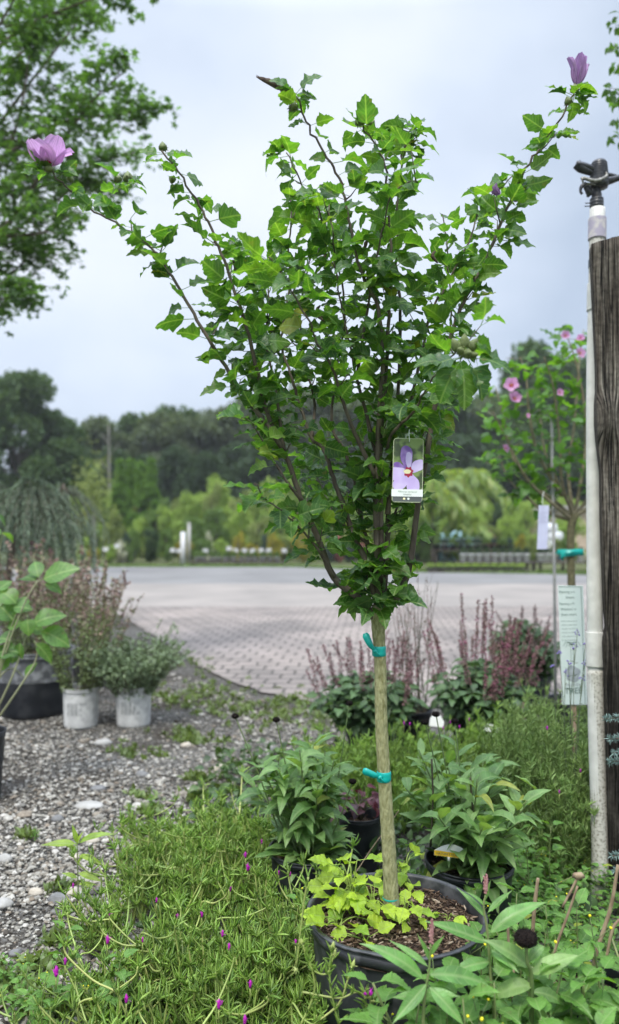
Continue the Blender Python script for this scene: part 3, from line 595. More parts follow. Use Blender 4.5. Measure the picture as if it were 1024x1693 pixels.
# ------------------------------------------------------------------ picture tag hanging in the tree
M_card = mat('card_border', (.50, .55, .36), .4, .5); M_pic = mat('printed_leaf_green', (.05, .07, .03), .3, .5, col2=(.20, .28, .09), nscale=35, ndetail=2, lo=.4, hi=.55)
M_pet = mat('printed_lilac', (.55, .42, .78), .35, .5, col2=(.66, .56, .86), nscale=30, ndetail=2); M_pet2 = mat('printed_violet', (.17, .08, .35), .35, .5, col2=(.42, .26, .62), nscale=45, ndetail=1)
M_pred = mat('printed_crimson', (.38, .02, .06), .35); M_pyel = mat('printed_cream', (.88, .82, .50), .35); M_white = mat('printed_white', (.80, .84, .82), .4, .4); M_dkgrey = mat('printed_charcoal', (.10, .11, .11), .35); M_ink = mat('dark_ink', (.12, .13, .12), .6)
tl, tr_, bl = W(651, 724, 1.90), W(701, 725, 1.90), W(648, 830, 1.885)
ux = nrm(tr_ - tl); uy = nrm(tl - bl); wT = np.linalg.norm(tr_ - tl); hT = np.linalg.norm(tl - bl); nT = np.cross(ux, uy)
def rrect(x0, y0, x1, y1, r, n=4):
    o = []
    for cx, cy, a0 in ((x1 - r, y1 - r, 0), (x0 + r, y1 - r, 90), (x0 + r, y0 + r, 180), (x1 - r, y0 + r, 270)):
        for k in range(n + 1): a = math.radians(a0 + 90 * k / n); o.append((cx + r * math.cos(a), cy + r * math.sin(a)))
    return o
card = empty('plant_tag', bl, 'glossy picture tag printed with a lilac hibiscus flower, hanging in the slim tree', 'plant tag')
mb = MB(); slab(mb, rrect(0, 0, wT, hT, .008), bl, ux, uy, .0008); mb.build('card', M_card, card, smooth=False)
e_ = .0015
def fl_(pts, k, m, name): mb = MB(); slab(mb, pts, bl + nT * (.0003 * k), ux, uy, .00025); return mb.build(name, m, card, smooth=False)
fl_(rrect(e_, hT * .195, wT - e_, hT - e_, .006), 1, M_pic, 'picture')
fl_(rrect(e_, e_, wT - e_, hT * .10, .004), 1, M_dkgrey, 'care_strip')
fl_([(-.0015, hT * .088), (wT + .0005, hT * .088), (wT + .0005, hT * .2), (-.0015, hT * .2)], 5, M_white, 'name_strip')
def pp(c, ang, l, w, n=12, seed=0):
    o = []
    for i in range(n * 2):
        a = i / (n * 2) * 2 * math.pi; x = l * 1.28 * (.5 + .5 * math.cos(a)); y = 1.25 * w * math.sin(a) * (.45 + .43 * x / l) * (1 + .07 * math.sin(a * 5 + seed))
        ca, sa = math.cos(ang), math.sin(ang); o.append((min(max(c[0] + x * ca - y * sa, .001), wT - .001), max(c[1] + x * sa + y * ca, hT * .19)))
    return o
cc = (wT * .52, hT * .47); fm = MB()
def fadd(pts, k, mi): slab(fm, pts, bl + nT * (.0003 * k), ux, uy, .00025, mi)
fadd(pp(cc, math.radians(150), .033, .009), 2, 1); fadd(pp(cc, math.radians(98), .052, .0155), 3, 1); fadd(pp(cc, math.radians(190), .038, .018), 2.6, 0); fadd(pp(cc, math.radians(35), .036, .0145), 2.3, 0)
fadd(pp(cc, math.radians(235), .043, .016), 2.9, 0); fadd(pp(cc, math.radians(290), .042, .017), 3.3, 0); fadd(pp((cc[0] + .001, cc[1] + .004), math.radians(92), .036, .008), 3.5, 0)
fadd([(cc[0] + .011 * (1 + .14 * math.sin(7 * a)) * math.cos(a), cc[1] + .0125 * (1 + .14 * math.sin(7 * a)) * math.sin(a)) for a in np.linspace(0, 6.2, 30)], 4.0, 2)
fadd([(cc[0] - .003 + .009 * (1 + .12 * math.sin(5 * a)) * math.cos(a), cc[1] + .001 + .0055 * math.sin(a)) for a in np.linspace(0, 6.2, 20)], 4.4, 3)
fm.build('printed_flower', [M_pet, M_pet2, M_pred, M_pyel], card, smooth=False)
for q, mm in ((.40, M_pyel), (.54, M_white)): fl_([(wT * q + .003 * math.cos(a), hT * .055 + .003 * math.sin(a)) for a in np.linspace(0, 6, 12)], 2.4, mm, 'care_symbol')
from mathutils import Matrix
def text(s, o, ux, uy, size, m, par, name='lettering', align='CENTER', off=.0005):
    cu = bpy.data.curves.new(name, 'FONT'); cu.body = s; cu.size = size; cu.align_x = align; cu.align_y = 'CENTER'; cu.resolution_u = 2; cu.materials.append(m)
    ob = bpy.data.objects.new(name, cu); C.objects.link(ob); ux = nrm(ux); uy = nrm(uy); nz_ = np.cross(ux, uy); oo = A(o) + nz_ * off - (ORI[par.name] if par is not None else 0)
    ob2 = bpy.data.objects.new(name, bpy.data.meshes.new_from_object(ob)); bpy.data.objects.remove(ob); ob = ob2; C.objects.link(ob); ob.parent = par; ob.matrix_local = Matrix(((ux[0], uy[0], nz_[0], oo[0]), (ux[1], uy[1], nz_[1], oo[1]), (ux[2], uy[2], nz_[2], oo[2]), (0, 0, 0, 1))); return ob
text('Hibiscus syriacus', bl + ux * wT * .5 + uy * hT * .163 + nT * .0016, ux, uy, .0068, mat('grey_ink', (.25, .32, .27), .6), card)
text('MINERVA', bl + ux * wT * .5 + uy * hT * .117 + nT * .0016, ux, uy, .0048, M_ink, card)
mb = MB(); c = bl + ux * wT * .52 + uy * hT * .955; tube(mb, catmull([c + nT * .001 - uy * .002, c + nT * .004 + uy * .004, c + uy * .016 - ux * .001, c + uy * .03 + nT * -.004, c + uy * .016 - nT * .006, c - nT * .004], 4), .0009, 5); mb.build('loop_string', M_white, card)
# ------------------------------------------------------------------ pots
def dust(nt, b):
    L = nt.links.new; t = N(nt, 'ShaderNodeTexCoord'); n = N(nt, 'ShaderNodeTexNoise'); n.inputs['Scale'].default_value = 14; n.inputs['Detail'].default_value = 8; L(t.outputs['Object'], n.inputs['Vector'])
    r = N(nt, 'ShaderNodeMapRange'); r.inputs['From Min'].default_value = .4; r.inputs['From Max'].default_value = .7; r.inputs['To Min'].default_value = .32; r.inputs['To Max'].default_value = .6; L(n.outputs['Fac'], r.inputs['Value']); L(r.outputs[0], b.inputs['Roughness'])
    c = N(nt, 'ShaderNodeValToRGB'); c.color_ramp.elements[0].color = (.011, .013, .017, 1); c.color_ramp.elements[1].color = (.035, .037, .04, 1); c.color_ramp.elements[0].position = .45; c.color_ramp.elements[1].position = .75; L(n.outputs['Fac'], c.inputs[0]); L(c.outputs[0], b.inputs['Base Color'])
M_black = mat('black_plastic', rough=.4, spec=.5, extra=dust)
M_rim = mat('scuffed_rim', (.03, .032, .036), .35, .5, col2=(.12, .12, .125), nscale=25, lo=.5, hi=.8)
M_pale = mat('white_plastic', (.42, .42, .41), .6, .4, col2=(.60, .60, .58), nscale=20)
def mulch(mb, c, R, rg, n, mi=0):
    r = R * np.sqrt(rg.uniform(0, 1, n)); a = rg.uniform(0, 6.28, n); P = np.stack([r * np.cos(a), r * np.sin(a), rg.uniform(0, .012, n)], 1) + c
    D = rdir(rg, n, -.4, .4); V, Fc = ICO[0]; s = rg.uniform(.4, 1, n)[:, None, None] * A([.0035, .012, .003])[None, None]
    X = nrm(np.cross(D, A([0, 0, 1.]))); Z = np.cross(X, D); v = V[None] * (1 + rg.uniform(-.3, .3, (n, 12, 1))) * s
    q = P[:, None] + v[..., 0:1] * X[:, None] + v[..., 1:2] * D[:, None] + v[..., 2:3] * Z[:, None]
    mb.add(q.reshape(-1, 3), (Fc[None] + (np.arange(n) * 12)[:, None, None]).reshape(-1, 3), None, mi)
def bark_n(nt, b):
    L = nt.links.new; g = N(nt, 'ShaderNodeNewGeometry'); r = N(nt, 'ShaderNodeValToRGB'); cr = r.color_ramp
    for k in range(3): cr.elements.new(.5)
    for i, c in enumerate([(.022, .014, .009), (.05, .03, .02), (.10, .065, .04), (.17, .12, .08), (.32, .26, .19)]): cr.elements[i].position = [0, .35, .65, .86, .98][i]
    for i, c in enumerate([(.022, .014, .009), (.05, .03, .02), (.10, .065, .04), (.17, .12, .08), (.32, .26, .19)]): cr.elements[i].color = (*c, 1)
    L(g.outputs['Random Per Island'], r.inputs[0]); L(r.outputs[0], b.inputs['Base Color'])
M_chip = mat('bark_chips', rough=.9, spec=.2, extra=bark_n)
def pot(name, c, R, h, m, label, cat='pot', group=None, taper=.82, soil=.04, chips=200, rim=None, dent=None, ribs=0):
    root = empty(name, c, label, cat, group); rg = np.random.default_rng(int(abs(c[0]) * 1000) % 997)
    w = (lambda a, z: .006 * np.sin(2 * a + c[0] * 9) + (dent * np.exp(-((np.mod(a + 3.14 - math.radians(248), 6.283) - 3.14) / .22) ** 2) * np.clip((z / h - .7) * 4, 0, 1) if dent else 0)) 
    mb = MB(); prof = [(R * taper * .05, .004), (R * taper * .96, .0), (R * taper, .012)]
    for k in range(1, 9): z = k / 9 * h * .9; prof.append((R * (taper + (.97 - taper) * z / h) + (.0022 * (k % 2) if ribs else 0), z))
    prof += [(R * .965, h * .9)]
    lathe(mb, prof, c, 56, wob=w); mb.build('pot_body', m, root)
    mb = MB(); lathe(mb, [(R * .965, h * .895), (R * 1.0, h * .9), (R * 1.005, h * .955), (R * .985, h * .96), (R * 1.0, h * .975), (R * 1.035, h * .985), (R * 1.04, h * .995), (R * 1.025, h), (R * .99, h), (R * .975, h * .98), (R * .965, h * .9), (R * .93, h * .55)], c, 56, wob=w); mb.build('rim', rim or m, root)
    mb = MB(); zs = h - soil; pr = [(R * .96, zs - .006)] + [(R * .96 * t, zs + .008 * math.sin(t * 7 + c[0])) for t in (.8, .6, .4, .2, .01)]
    lathe(mb, pr, c, 28); sroot = mb.build('soil', M_soil, root)
    if chips: m2 = MB(); mulch(m2, A(c) + A([0, 0, zs]), R * .93, rg, chips); m2.build('bark_chips', M_chip, root)
    return root
PC = A([W(655, 1512, 2.02)[0], 2.02, 0]); PZ = W(655, 1515, 2.02)[2]
big = pot('nursery_pot', PC, .222, PZ + .015, M_black, 'large black pot of bark mulch holding the slim tree, its front rim dented', chips=2600, soil=.035, rim=M_rim, dent=-.05, taper=.86)
# things lying in the big pot: twigs
M_stick = mat('dry_stick', (.20, .14, .09), .9, .2, col2=(.34, .26, .17), nscale=80, bump=.3, stretch=(1, 1, .3))

# ------------------------------------------------------------------ bright young seedlings at the foot of the tree
M_lime = leafm('lime_leaf', [(.28, .42, .03), (.40, .55, .045), (.20, .36, .03)], trans=.35, rough=.5, spec=.35, vein=.35, tcol=(1.5, 1.5, .3))
M_limestem = mat('lime_stem', (.22, .30, .06), .6)
def small_plant(c, n, r, h, tpl, s0, s1, mL, mS, rg, name, label, cat, group=None, up=.5):
    root = empty(name, c, label, cat, group); mb = MB(); ms = MB()
    for _ in range(n):
        a = rg.uniform(0, 6.28); rr = r * rg.uniform(.2, 1) ; p = A(c) + A([rr * math.cos(a), rr * math.sin(a), h * rg.uniform(.25, 1) * (1 - .4 * rr / r)])
        tube(ms, catmull([A(c) + A([rg.uniform(-.01, .01), rg.uniform(-.01, .01), 0]), (A(c) + p) / 2 + A([0, 0, h * .15]), p], 3), [.0022, .0014], 5)
        d = nrm(A([math.cos(a), math.sin(a), up * rg.uniform(-.6, 1)])); inst(mb, tpl, [p], d, nrm(A([0, -.35, 1]) + .35 * rg.normal(size=3)), rg.uniform(s0, s1), rg)
    mb.build('leaves', mL, root); ms.build('stem', mS, root); return root
rg = np.random.default_rng(21); soilz = PZ - .02
def SP(px, py, dd=0): p = G(px, py, soilz); return A([p[0], p[1] + dd, soilz])
sd_spec = [(583, 1500, 26, .06, .15, .045, .062, 'bushy lime-green seedling left of the trunk, the largest in the big pot'), (618, 1520, 16, .05, .11, .04, .055, 'lime-green seedling just in front of the trunk in the big pot'), (560, 1535, 9, .045, .05, .05, .075, 'low pale green seedling near the left rim of the big pot'),
           (668, 1470, 13, .045, .15, .032, .045, 'upright lime seedling directly right of the trunk behind the soil'), (672, 1528, 9, .03, .075, .035, .048, 'short lime seedling in front right of the trunk'), (604, 1560, 7, .05, .03, .03, .05, 'flat little lime seedling at the front of the bark mulch'), (742, 1524, 4, .02, .035, .025, .035, 'tiny two-leaved seedling alone on the right of the bark mulch')]
for (x, y, n, r, h, a, b, lab) in sd_spec: small_plant(SP(x, y), n, r, h, 'round', a, b, M_lime, M_limestem, rg, 'seedling', lab, 'seedling', 'bright seedlings in the big pot')

# ------------------------------------------------------------------ lance-leaved perennials in black pots
M_lnc = leafm('grey_green_leaf', [(.085, .18, .045), (.125, .24, .065), (.17, .30, .09), (.22, .35, .11)], under=(.21, .29, .13), trans=.28, rough=.45, spec=.45, vein=.35, tcol=(1.7, 1.7, .5), acc=(.02, (.30, .33, .05)))
M_stem = mat('green_stem', (.10, .16, .05), .6, .4, col2=(.17, .22, .08), nscale=40)
M_dkstem = mat('dark_stem', (.045, .04, .025), .7, .3, col2=(.10, .09, .05), nscale=40)
M_seed = mat('black_seed_head', (.008, .006, .006), .95, .1, col2=(.03, .022, .018), nscale=200, bump=1, bscale=300)
def seedhead(mb, p, r, rg, mi=0, d=A([0, -.2, 1])):
    blob(mb, p, (r, r, r * .72), rg, 2, mi, .06); n = 240; D = rdir(rg, n, -.5, 1)
    for q in D: pass
    inst(mb, 'needle', p + D * A([r, r, r * .72]) * .92, D, rdir(rg, n), r * .35, rg, mi, wid=3.2)
def perennial(c, stems, label, rg, spread=.17, H_=.36, name='potted_perennial', ls=(.10, .155), tpl='lance', heads=()):
    root = empty(name, c, label, 'plant', 'lance-leaved perennials in black pots'); mb = MB(); ms = MB()
    for k in range(stems):
        a = rg.uniform(0, 6.28); l = math.sqrt(rg.uniform(.0, 1)); t = A(c) + A([spread * l * math.cos(a), spread * l * math.sin(a), H_ * rg.uniform(.6, 1) * (1 - .25 * l)]); b = A(c) + A([.05 * math.cos(a) * l, .05 * math.sin(a) * l, 0])
        pts = catmull([b, b * .5 + t * .5 + A([0, 0, .03]), t], 6); tube(ms, pts, [.0035, .002], 5)
        nl = rg.integers(9, 15)
        for j in range(nl):
            u = .12 + .88 * (j + rg.uniform(-.3, .3)) / nl; p = A([np.interp(u, np.linspace(0, 1, len(pts)), pts[:, q]) for q in range(3)]); an = j * 2.4 + rg.uniform(-.4, .4)
            d = nrm(A([math.cos(an), math.sin(an), .6 + .5 * u])); nn = nrm(A([-d[0] * .7, -d[1] * .7 - .2, 1]) + .25 * rg.normal(size=3))
            inst(mb, 'wide' if j % 2 else tpl, [p], d, nn, rg.uniform(*ls) * (1.12 - .35 * u), rg, wid=rg.uniform(.95, 1.3) * (.8 if j % 2 else 1.15))
    for k in range(26):   # basal leaves arching over the rim
        an = rg.uniform(0, 6.28); p = A(c) + A([.04 * math.cos(an), .04 * math.sin(an), .01]); d = nrm(A([math.cos(an), math.sin(an), rg.uniform(.35, 1.1)])); inst(mb, 'wide', [p], d, nrm(A([-d[0], -d[1], 1])), rg.uniform(.12, .19), rg)
    mb.build('leaves', M_lnc, root); ms.build('stem', M_stem, root)
    for (hp, hb) in heads:
        m1 = MB(); tube(m1, catmull([hb, (hb + hp) / 2 + A([.006, 0, 0]), hp], 4), [.0028, .002], 5); st = m1.build('flower_stalk', M_stem, root)
        m2 = MB(); seedhead(m2, hp, .0125, rg); m2.build('seed_head', M_seed, st)
    return root
def potpt(px, py_rim, R_px, D): return A([(px - CX) / F * D, D, 0]), W(px, py_rim, D)[2]
cL, zL = potpt(514, 1400, 67, 2.72); cR, zR = potpt(774, 1420, 71, 2.55)
pot('nursery_pot', cL, .142, zL, M_black, 'black pot left of the slim trunk with seed-headed lance-leaved plant', chips=120)
pot('nursery_pot', cR, .142, zR, M_black, 'black pot right of the slim trunk with a yellow label in it', chips=120)
rg = np.random.default_rng(31)
hd = lambda L_, c, z: [(W(x, y, d), A([c[0] + (W(x, y, d)[0] - c[0]) * .35, c[1] + (d - c[1]) * .3, z])) for x, y, d in L_]
perennial(cL + A([0, 0, zL - .04]), 17, 'leafy lance-leaved perennial left of the trunk with three dark seed heads on long stalks', rg, .235, .47, heads=hd([(457, 1190, 2.7), (578, 1163, 2.8), (583, 1292, 2.6), (389, 1184, 2.72)], cL, zL))
perennial(cR + A([0, 0, zR - .04]), 20, 'leafy lance-leaved perennial right of the trunk, tallest beside the pipe', rg, .27, .47, heads=hd([(703, 1194, 2.55), (721, 1181, 2.6), (752, 1192, 2.7)], cR, zR))
# broken dark stems standing in the right pot
mb = MB()
for (x0, y0, x1, y1) in [(780, 1420, 778, 1285), (790, 1420, 782, 1330), (712, 1400, 714, 1255)]:
    tube(mb, catmull([W(x0, y0, 2.47), W((x0 + x1) / 2 + 3, (y0 + y1) / 2, 2.45), W(x1, y1, 2.45)], 5), [.004, .003, .0035], 6)
tag(mb.build('dead_stalks', M_dkstem, origin=cR), 'dark broken flower stalks standing among the right-hand lance leaves', 'dead stalks')
# small pot with dark red foliage behind the trunk
cS, zS = potpt(594, 1345, 32, 3.1)
pot('nursery_pot', cS, .085, zS, M_black, 'small black pot just behind the slim trunk with dark red foliage', chips=60)
M_burg = leafm('burgundy_leaf', [(.05, .008, .018), (.10, .02, .03), (.03, .01, .015)], trans=.2, rough=.4, tcol=(1.5, .8, .8))
small_plant(cS + A([0, 0, zS - .02]), 30, .09, .14, 'ovate', .04, .07, M_burg, M_dkstem, rg, 'red_leaved_plant', 'dark red leaved plant in the small black pot behind the trunk', 'plant')
# yellow and white plastic label in the right pot: a curved strip
M_yel = mat('yellow_label', (.80, .50, .01), .4); M_lw = mat('label_white', (.78, .78, .74), .4)
o = W(718, 1414, 2.42); lab = empty('plant_label', o, 'white and yellow plastic plant label stuck in the right-hand black pot', 'plant label')
ux = nrm(W(768, 1420, 2.40) - o); uyl = nrm(A([.0, .25, 1.])); uyl = nrm(uyl - ux * (uyl @ ux)); wl = .094
arc = [(0, 0), (wl, 0), (wl, .008)] + [(wl * (1 - t), .010 + .022 * 1.25 * math.sin(math.pi * (.18 + .76 * t))) for t in np.linspace(0, 1, 10)]
mb = MB(); slab(mb, arc, o, ux, uyl, .001); mb.build('label_plate', M_lw, lab, smooth=False); nl = np.cross(ux, uyl)
mb = MB(); slab(mb, [(.0005, .0005), (wl - .0005, .0005), (wl - .0005, .0125), (.0005, .0155)], o + nl * .0006, ux, uyl, .0004); mb.build('yellow_band', M_yel, lab, smooth=False)
text("NATURE'S CLASSIC", o + ux * wl * .5 + uyl * .0068 + nl * .0008, ux, uyl, .0095, M_ink, lab)
mb = MB(); tube(mb, [o + ux * .045, o + ux * .045 - A([0, 0, .012])], .004, 4); mb.build('label_stake', M_lw, lab)

# ------------------------------------------------------------------ ice plants
M_ice = leafm('ice_plant_leaf', [(.15, .28, .045), (.21, .36, .055), (.29, .43, .08), (.15, .26, .065)], trans=.25, rough=.45, spec=.5, tcol=(1.7, 1.7, .5))
M_ices = leafm('ice_plant_stem', [(.34, .40, .11), (.24, .34, .08), (.40, .43, .14), (.22, .33, .08), (.30, .38, .09)], trans=0, rough=.5)
M_mag = mat('magenta_bud', (.30, .008, .26), .5, .3, col2=(.46, .02, .38), nscale=200)
def iceplant(cpos, rx, ry, h, nst, label, rg, fl=(), group='ice plants spreading over the ground', leaf=(.024, .044), name='ice_plant', mL=None, lean=(0, 0), lo=.42, keep=.46, mS=None, rs=1.0):
    root = empty(name, cpos, label, 'plant', group); mb = MB(); ms = MB(); LPp, LDd, LNn, LSs = [], [], [], []
    nc_ = max(6, nst // 22); ca_ = rg.uniform(0, 6.28, nc_); cl_ = np.sqrt(rg.uniform(0, 1, nc_)); ch_ = rg.uniform(.72, 1.12, nc_)
    for k in range(int(nst * keep)):
        q_ = rg.integers(0, nc_); sx_ = cl_[q_] * math.cos(ca_[q_]) + rg.normal() * .09; sy_ = cl_[q_] * math.sin(ca_[q_]) + rg.normal() * .09; a = math.atan2(sy_, sx_); l = min(1.1, math.hypot(sx_, sy_)); b = A(cpos) + A([rx * l * math.cos(a) * .85, ry * l * math.sin(a) * .85, .0]); hh = h * ch_[q_] * rg.uniform(.55, 1.08) * (1 - .45 * l ** 3)
        t = b + A([rg.normal() * .05 + rx * .22 * l * math.cos(a) + lean[0] * hh, rg.normal() * .035 + ry * .2 * l * math.sin(a) + lean[1] * hh, hh])
        pts = catmull([b, b + (t - b) * .4 + A([rg.normal() * .012, rg.normal() * .012, .0]), t], 4); tube(ms, pts, [.0034 * rs, .0022 * rs], 5, cap=False)
        nn_ = int(4 + hh / (.028 if rs == 1 else .02))
        for j in range(nn_):
            u = lo + (1 - lo) * (j + .5) / nn_ if j < nn_ - 4 else 1.0 - .05 * rg.uniform(); p = A([np.interp(u, np.linspace(0, 1, len(pts)), pts[:, q]) for q in range(3)]); an = rg.uniform(0, 6.28)
            for sgn in (0, math.pi):
                d = A([math.cos(an + sgn), math.sin(an + sgn), rg.uniform(.5, 1.6)]); LPp.append(p); LDd.append(d); LNn.append(A([-d[0], -d[1], .8])); LSs.append(rg.uniform(*leaf))
    for k in range(int(nst * .05) if rs == 1 else 0):   # long pale stems sprawling over the rest
        a = rg.uniform(0, 6.28); l = math.sqrt(rg.uniform()); b = A(cpos) + A([rx * l * math.cos(a), ry * l * math.sin(a), h * rg.uniform(.45, .8)]); a2 = rg.uniform(0, 6.28); L2 = rg.uniform(.07, .17)
        e2_ = b + A([math.cos(a2) * L2, math.sin(a2) * L2, rg.uniform(.0, .09)]); pts = catmull([b - A([0, 0, .06]), b, (b + e2_) / 2 + A([0, 0, -.012]), e2_, e2_ + A([math.cos(a2) * .012, math.sin(a2) * .012, .03])], 4); tube(ms, pts, [.003, .0026, .0022], 5)
        for j in range(9):
            d = rdir(rg, 1, .3, 1)[0]; LPp.append(pts[-1 - j // 3]); LDd.append(d); LNn.append(A([-d[0], -d[1], .8])); LSs.append(rg.uniform(*leaf))
    inst(mb, 'finger', LPp, A(LDd), nrm(A(LNn)), A(LSs), rg, wid=.95); mb.build('leaves', mL or M_ice, root); ms.build('stems', mS or M_ices, root)
    for (p, r) in fl:
        m = MB(); base = p - A([0, 0, .035]); tube(m, [base, p], .0015, 4, 1); tube(m, [p - A([0, 0, .004]), p, p + A([.0005, 0, r]), p + A([0, 0, r * 2])], [.0025, r * .42, r * .5, r * .12], 8, 0)
        inst(m, 'blade', np.repeat([p], 10, 0), nrm(rdir(rg, 10, .6, 2)), rdir(rg, 10), r * 1.9, rg, 0, wid=1.3); m.build('flower_bud', [M_mag, M_ices], root)
    return root
rg = np.random.default_rng(41)
def bp(lst, h0, D=None):
    out = []
    for x, y, r in lst:
        out.append((W(x, y, D) if D else G(x, y, h0), r))
    return out
def gp(px, py): return G(px, py)
iceplant(G(280, 1530), .27, .33, .27, 520, 'dark green ice plant at the upper left of the carpet, edging the gravel', rg, bp([(121, 1466, .006), (181, 1512, .006), (259, 1490, .006), (236, 1555, .005), (188, 1453, .004)], .25))
iceplant(G(390, 1480), .28, .34, .27, 480, 'upright ice plant in front of the left lance-leaved pot with the brightest magenta buds', rg, bp([(433, 1393, .006), (406, 1416, .008), (410, 1438, .011), (381, 1471, .006), (480, 1446, .005), (461, 1444, .005), (334, 1514, .007)], .27))
iceplant(G(335, 1735), .34, .28, .27, 760, 'yellow-green ice plant at the bottom of the carpet left of the big pot', rg, bp([(178, 1558, .009), (108, 1592, .007), (93, 1612, .011), (209, 1655, .008), (362, 1665, .009), (368, 1546, .007), (379, 1568, .007), (294, 1517, .006)], .29), lean=(-.12, 0))
iceplant(G(480, 1660), .22, .30, .30, 420, 'tall ice plant touching the left side of the big pot', rg, bp([(414, 1630, .007), (405, 1690, .008), (489, 1560, .006)], .30))
iceplant(G(130, 1720), .17, .22, .14, 240, 'low trailing ice plant in the bottom left corner over the gravel', rg, leaf=(.014, .024))
iceplant(G(300, 1425), .26, .22, .20, 260, 'thin low ice plant shoots straggling into the gravel behind the carpet', rg)
# the ones behind the trunk
iceplant(G(650, 1350), .36, .34, .36, 640, 'ice plant directly behind the slim trunk between the two lance-leaved plants', rg, bp([(668, 1197, .007), (678, 1198, .006), (700, 1240, .005)], .24, 3.3), mS=M_ice, rs=.75, lo=.2)
iceplant(G(800, 1320), .44, .36, .40, 760, 'ice plant behind the right-hand lance-leaved plant', rg, bp([(745, 1195, .006), (760, 1203, .006), (776, 1190, .005), (733, 1205, .006), (839, 1297, .006), (816, 1270, .005)], .27, 3.3), mS=M_ice, rs=.75, lo=.2)
iceplant(G(550, 1340), .34, .30, .32, 480, 'ice plant behind the left-hand lance-leaved plant', rg, mS=M_ice, rs=.75, lo=.2)
M_ice2 = leafm('lavender_leaf', [(.14, .24, .06), (.20, .31, .08), (.25, .35, .11)], trans=.2, rough=.5, tcol=(1.5, 1.5, .6))
iceplant(G(905, 1415), .22, .34, .58, 1200, 'fine-leaved bushy plant left of the white pipe', rg, bp([(905, 1205, .006), (960, 1275, .005), (925, 1310, .005)], .3, 2.9), group=None, lo=.1, mS=M_ice2, rs=.5, leaf=(.022, .042), name='fine_leaved_plant', mL=M_ice2)
iceplant(G(925, 1330), .30, .36, .56, 760, 'fine-leaved bushy plant under the white sign', rg, (), group=None, lo=.1, mS=M_ice2, rs=.5, leaf=(.022, .042), name='fine_leaved_plant', mL=M_ice2)

# long wandering ice plant stems beside the big pot
rg = np.random.default_rng(43); root = empty('trailing_stems', W(570, 1690, 1.72), 'long bare ice plant stems with green buds, front left of the big pot', 'plant'); ms = MB(); ml = MB()
for tr in [[(500, 1640), (560, 1650), (590, 1640), (612, 1652)], [(520, 1693), (560, 1660), (575, 1620), (583, 1598)], [(500, 1560), (515, 1600), (540, 1610), (552, 1580)], [(495, 1700), (520, 1640), (512, 1590), (500, 1560)], [(510, 1450), (503, 1490), (497, 1540), (490, 1600)], [(560, 1693), (548, 1640), (545, 1600), (550, 1568)], [(610, 1700), (606, 1670), (605, 1650)], [(618, 1700), (614, 1670), (612, 1650)]]:
    pts = catmull([W(x, y, 1.74) for x, y in tr], 5); tube(ms, pts, [.0024, .0018], 6)
    for p in pts[::2]:
        for q in range(3): inst(ml, 'finger', [p], nrm(A([rg.normal() * .6, rg.normal() * .4, .9])), nrm(rdir(rg, 1)[0]), rg.uniform(.02, .034), rg)
    bud(root, pts[-1], pts[-1] - pts[-3] + A([0, 0, .002]), .016, .28, M_ices, 'green_bud')
ms.build('stems', M_ices, root); ml.build('leaves', M_ice, root)
for x in (605, 613):
    m = MB(); p = W(x, 1646, 1.74); tube(m, [p, p + A([0, 0, .006]), p + A([0, 0, .012])], [.003, .0065, .002], 8); inst(m, 'blade', np.repeat([p], 8, 0), nrm(rdir(rg, 8, .6, 2)), rdir(rg, 8), .018, rg, 0, wid=1.6); m.build('flower_bud', M_mag, root)

# ------------------------------------------------------------------ weeds on the right
M_weed = leafm('weed_leaf', [(.09, .21, .035), (.12, .26, .045), (.15, .31, .06), (.08, .18, .035)], under=(.18, .28, .11), trans=.35, rough=.45, spec=.4, vein=.35, tcol=(1.9, 1.9, .5), acc=(.04, (.28, .33, .05)), spots=.3)
M_wstem = mat('weed_stem', (.13, .20, .06), .6, .4, col2=(.22, .24, .10), nscale=30)
M_yfl = mat('tiny_yellow_flower', (.75, .65, .02), .6)
def weed_proto(h, seed, ls, tpl='weed', pairs=6, side=3, fl=True, label='', lean=.15):
    rg = np.random.default_rng(seed); root = empty('leafy_weed', (0, 0, 0), label, 'weed', 'broad-leaved weeds covering the ground'); mb = MB(); ms = MB(); mf = MB()
    def shoot(b, d, l, n, s):
        t = b + nrm(d) * l; pts = catmull([b, (b + t) / 2 + A([rg.normal() * .01, rg.normal() * .01, .01]), t], 4); tube(ms, pts, [.0026, .0014], 5); an = rg.uniform(0, 3)
        for j in range(n):
            u = .2 + .8 * j / (n - 1); p = A([np.interp(u, np.linspace(0, 1, len(pts)), pts[:, q]) for q in range(3)]); an += 1.57 + rg.uniform(-.25, .25)
            for sg in (0, math.pi):
                dd = nrm(A([math.cos(an + sg), math.sin(an + sg), rg.uniform(-.05, .5) + .3 * u])); inst(mb, tpl, [p], dd, nrm(A([0, 0, 1]) + .22 * rg.normal(size=3)), s * (1.1 - .5 * u) * rg.uniform(.8, 1.15), rg)
        if fl and rg.uniform() < .3:
            for q in range(2): pq = t + A([rg.normal() * .012, rg.normal() * .012, .02 + rg.uniform(0, .015)]); tube(ms, [t, pq], .0007, 3); blob(mf, pq, .0026, rg, 0)
    shoot(A([0, 0, 0.]), A([rg.normal() * lean, rg.normal() * lean, 1]), h, pairs, ls)
    for k in range(side): a = rg.uniform(0, 6.28); shoot(A([0, 0, h * rg.uniform(.1, .45)]), A([math.cos(a), math.sin(a), rg.uniform(.5, 1.1)]), h * rg.uniform(.4, .7), max(3, pairs - 3), ls * .8)
    mb.build('leaves', M_weed, root); ms.build('stem', M_wstem, root)
    if fl and mf.n: mf.build('blossoms', M_yfl, root)
    return root
wl_ = ['broad-leaved green weed growing low in the tangle right of the big pot']
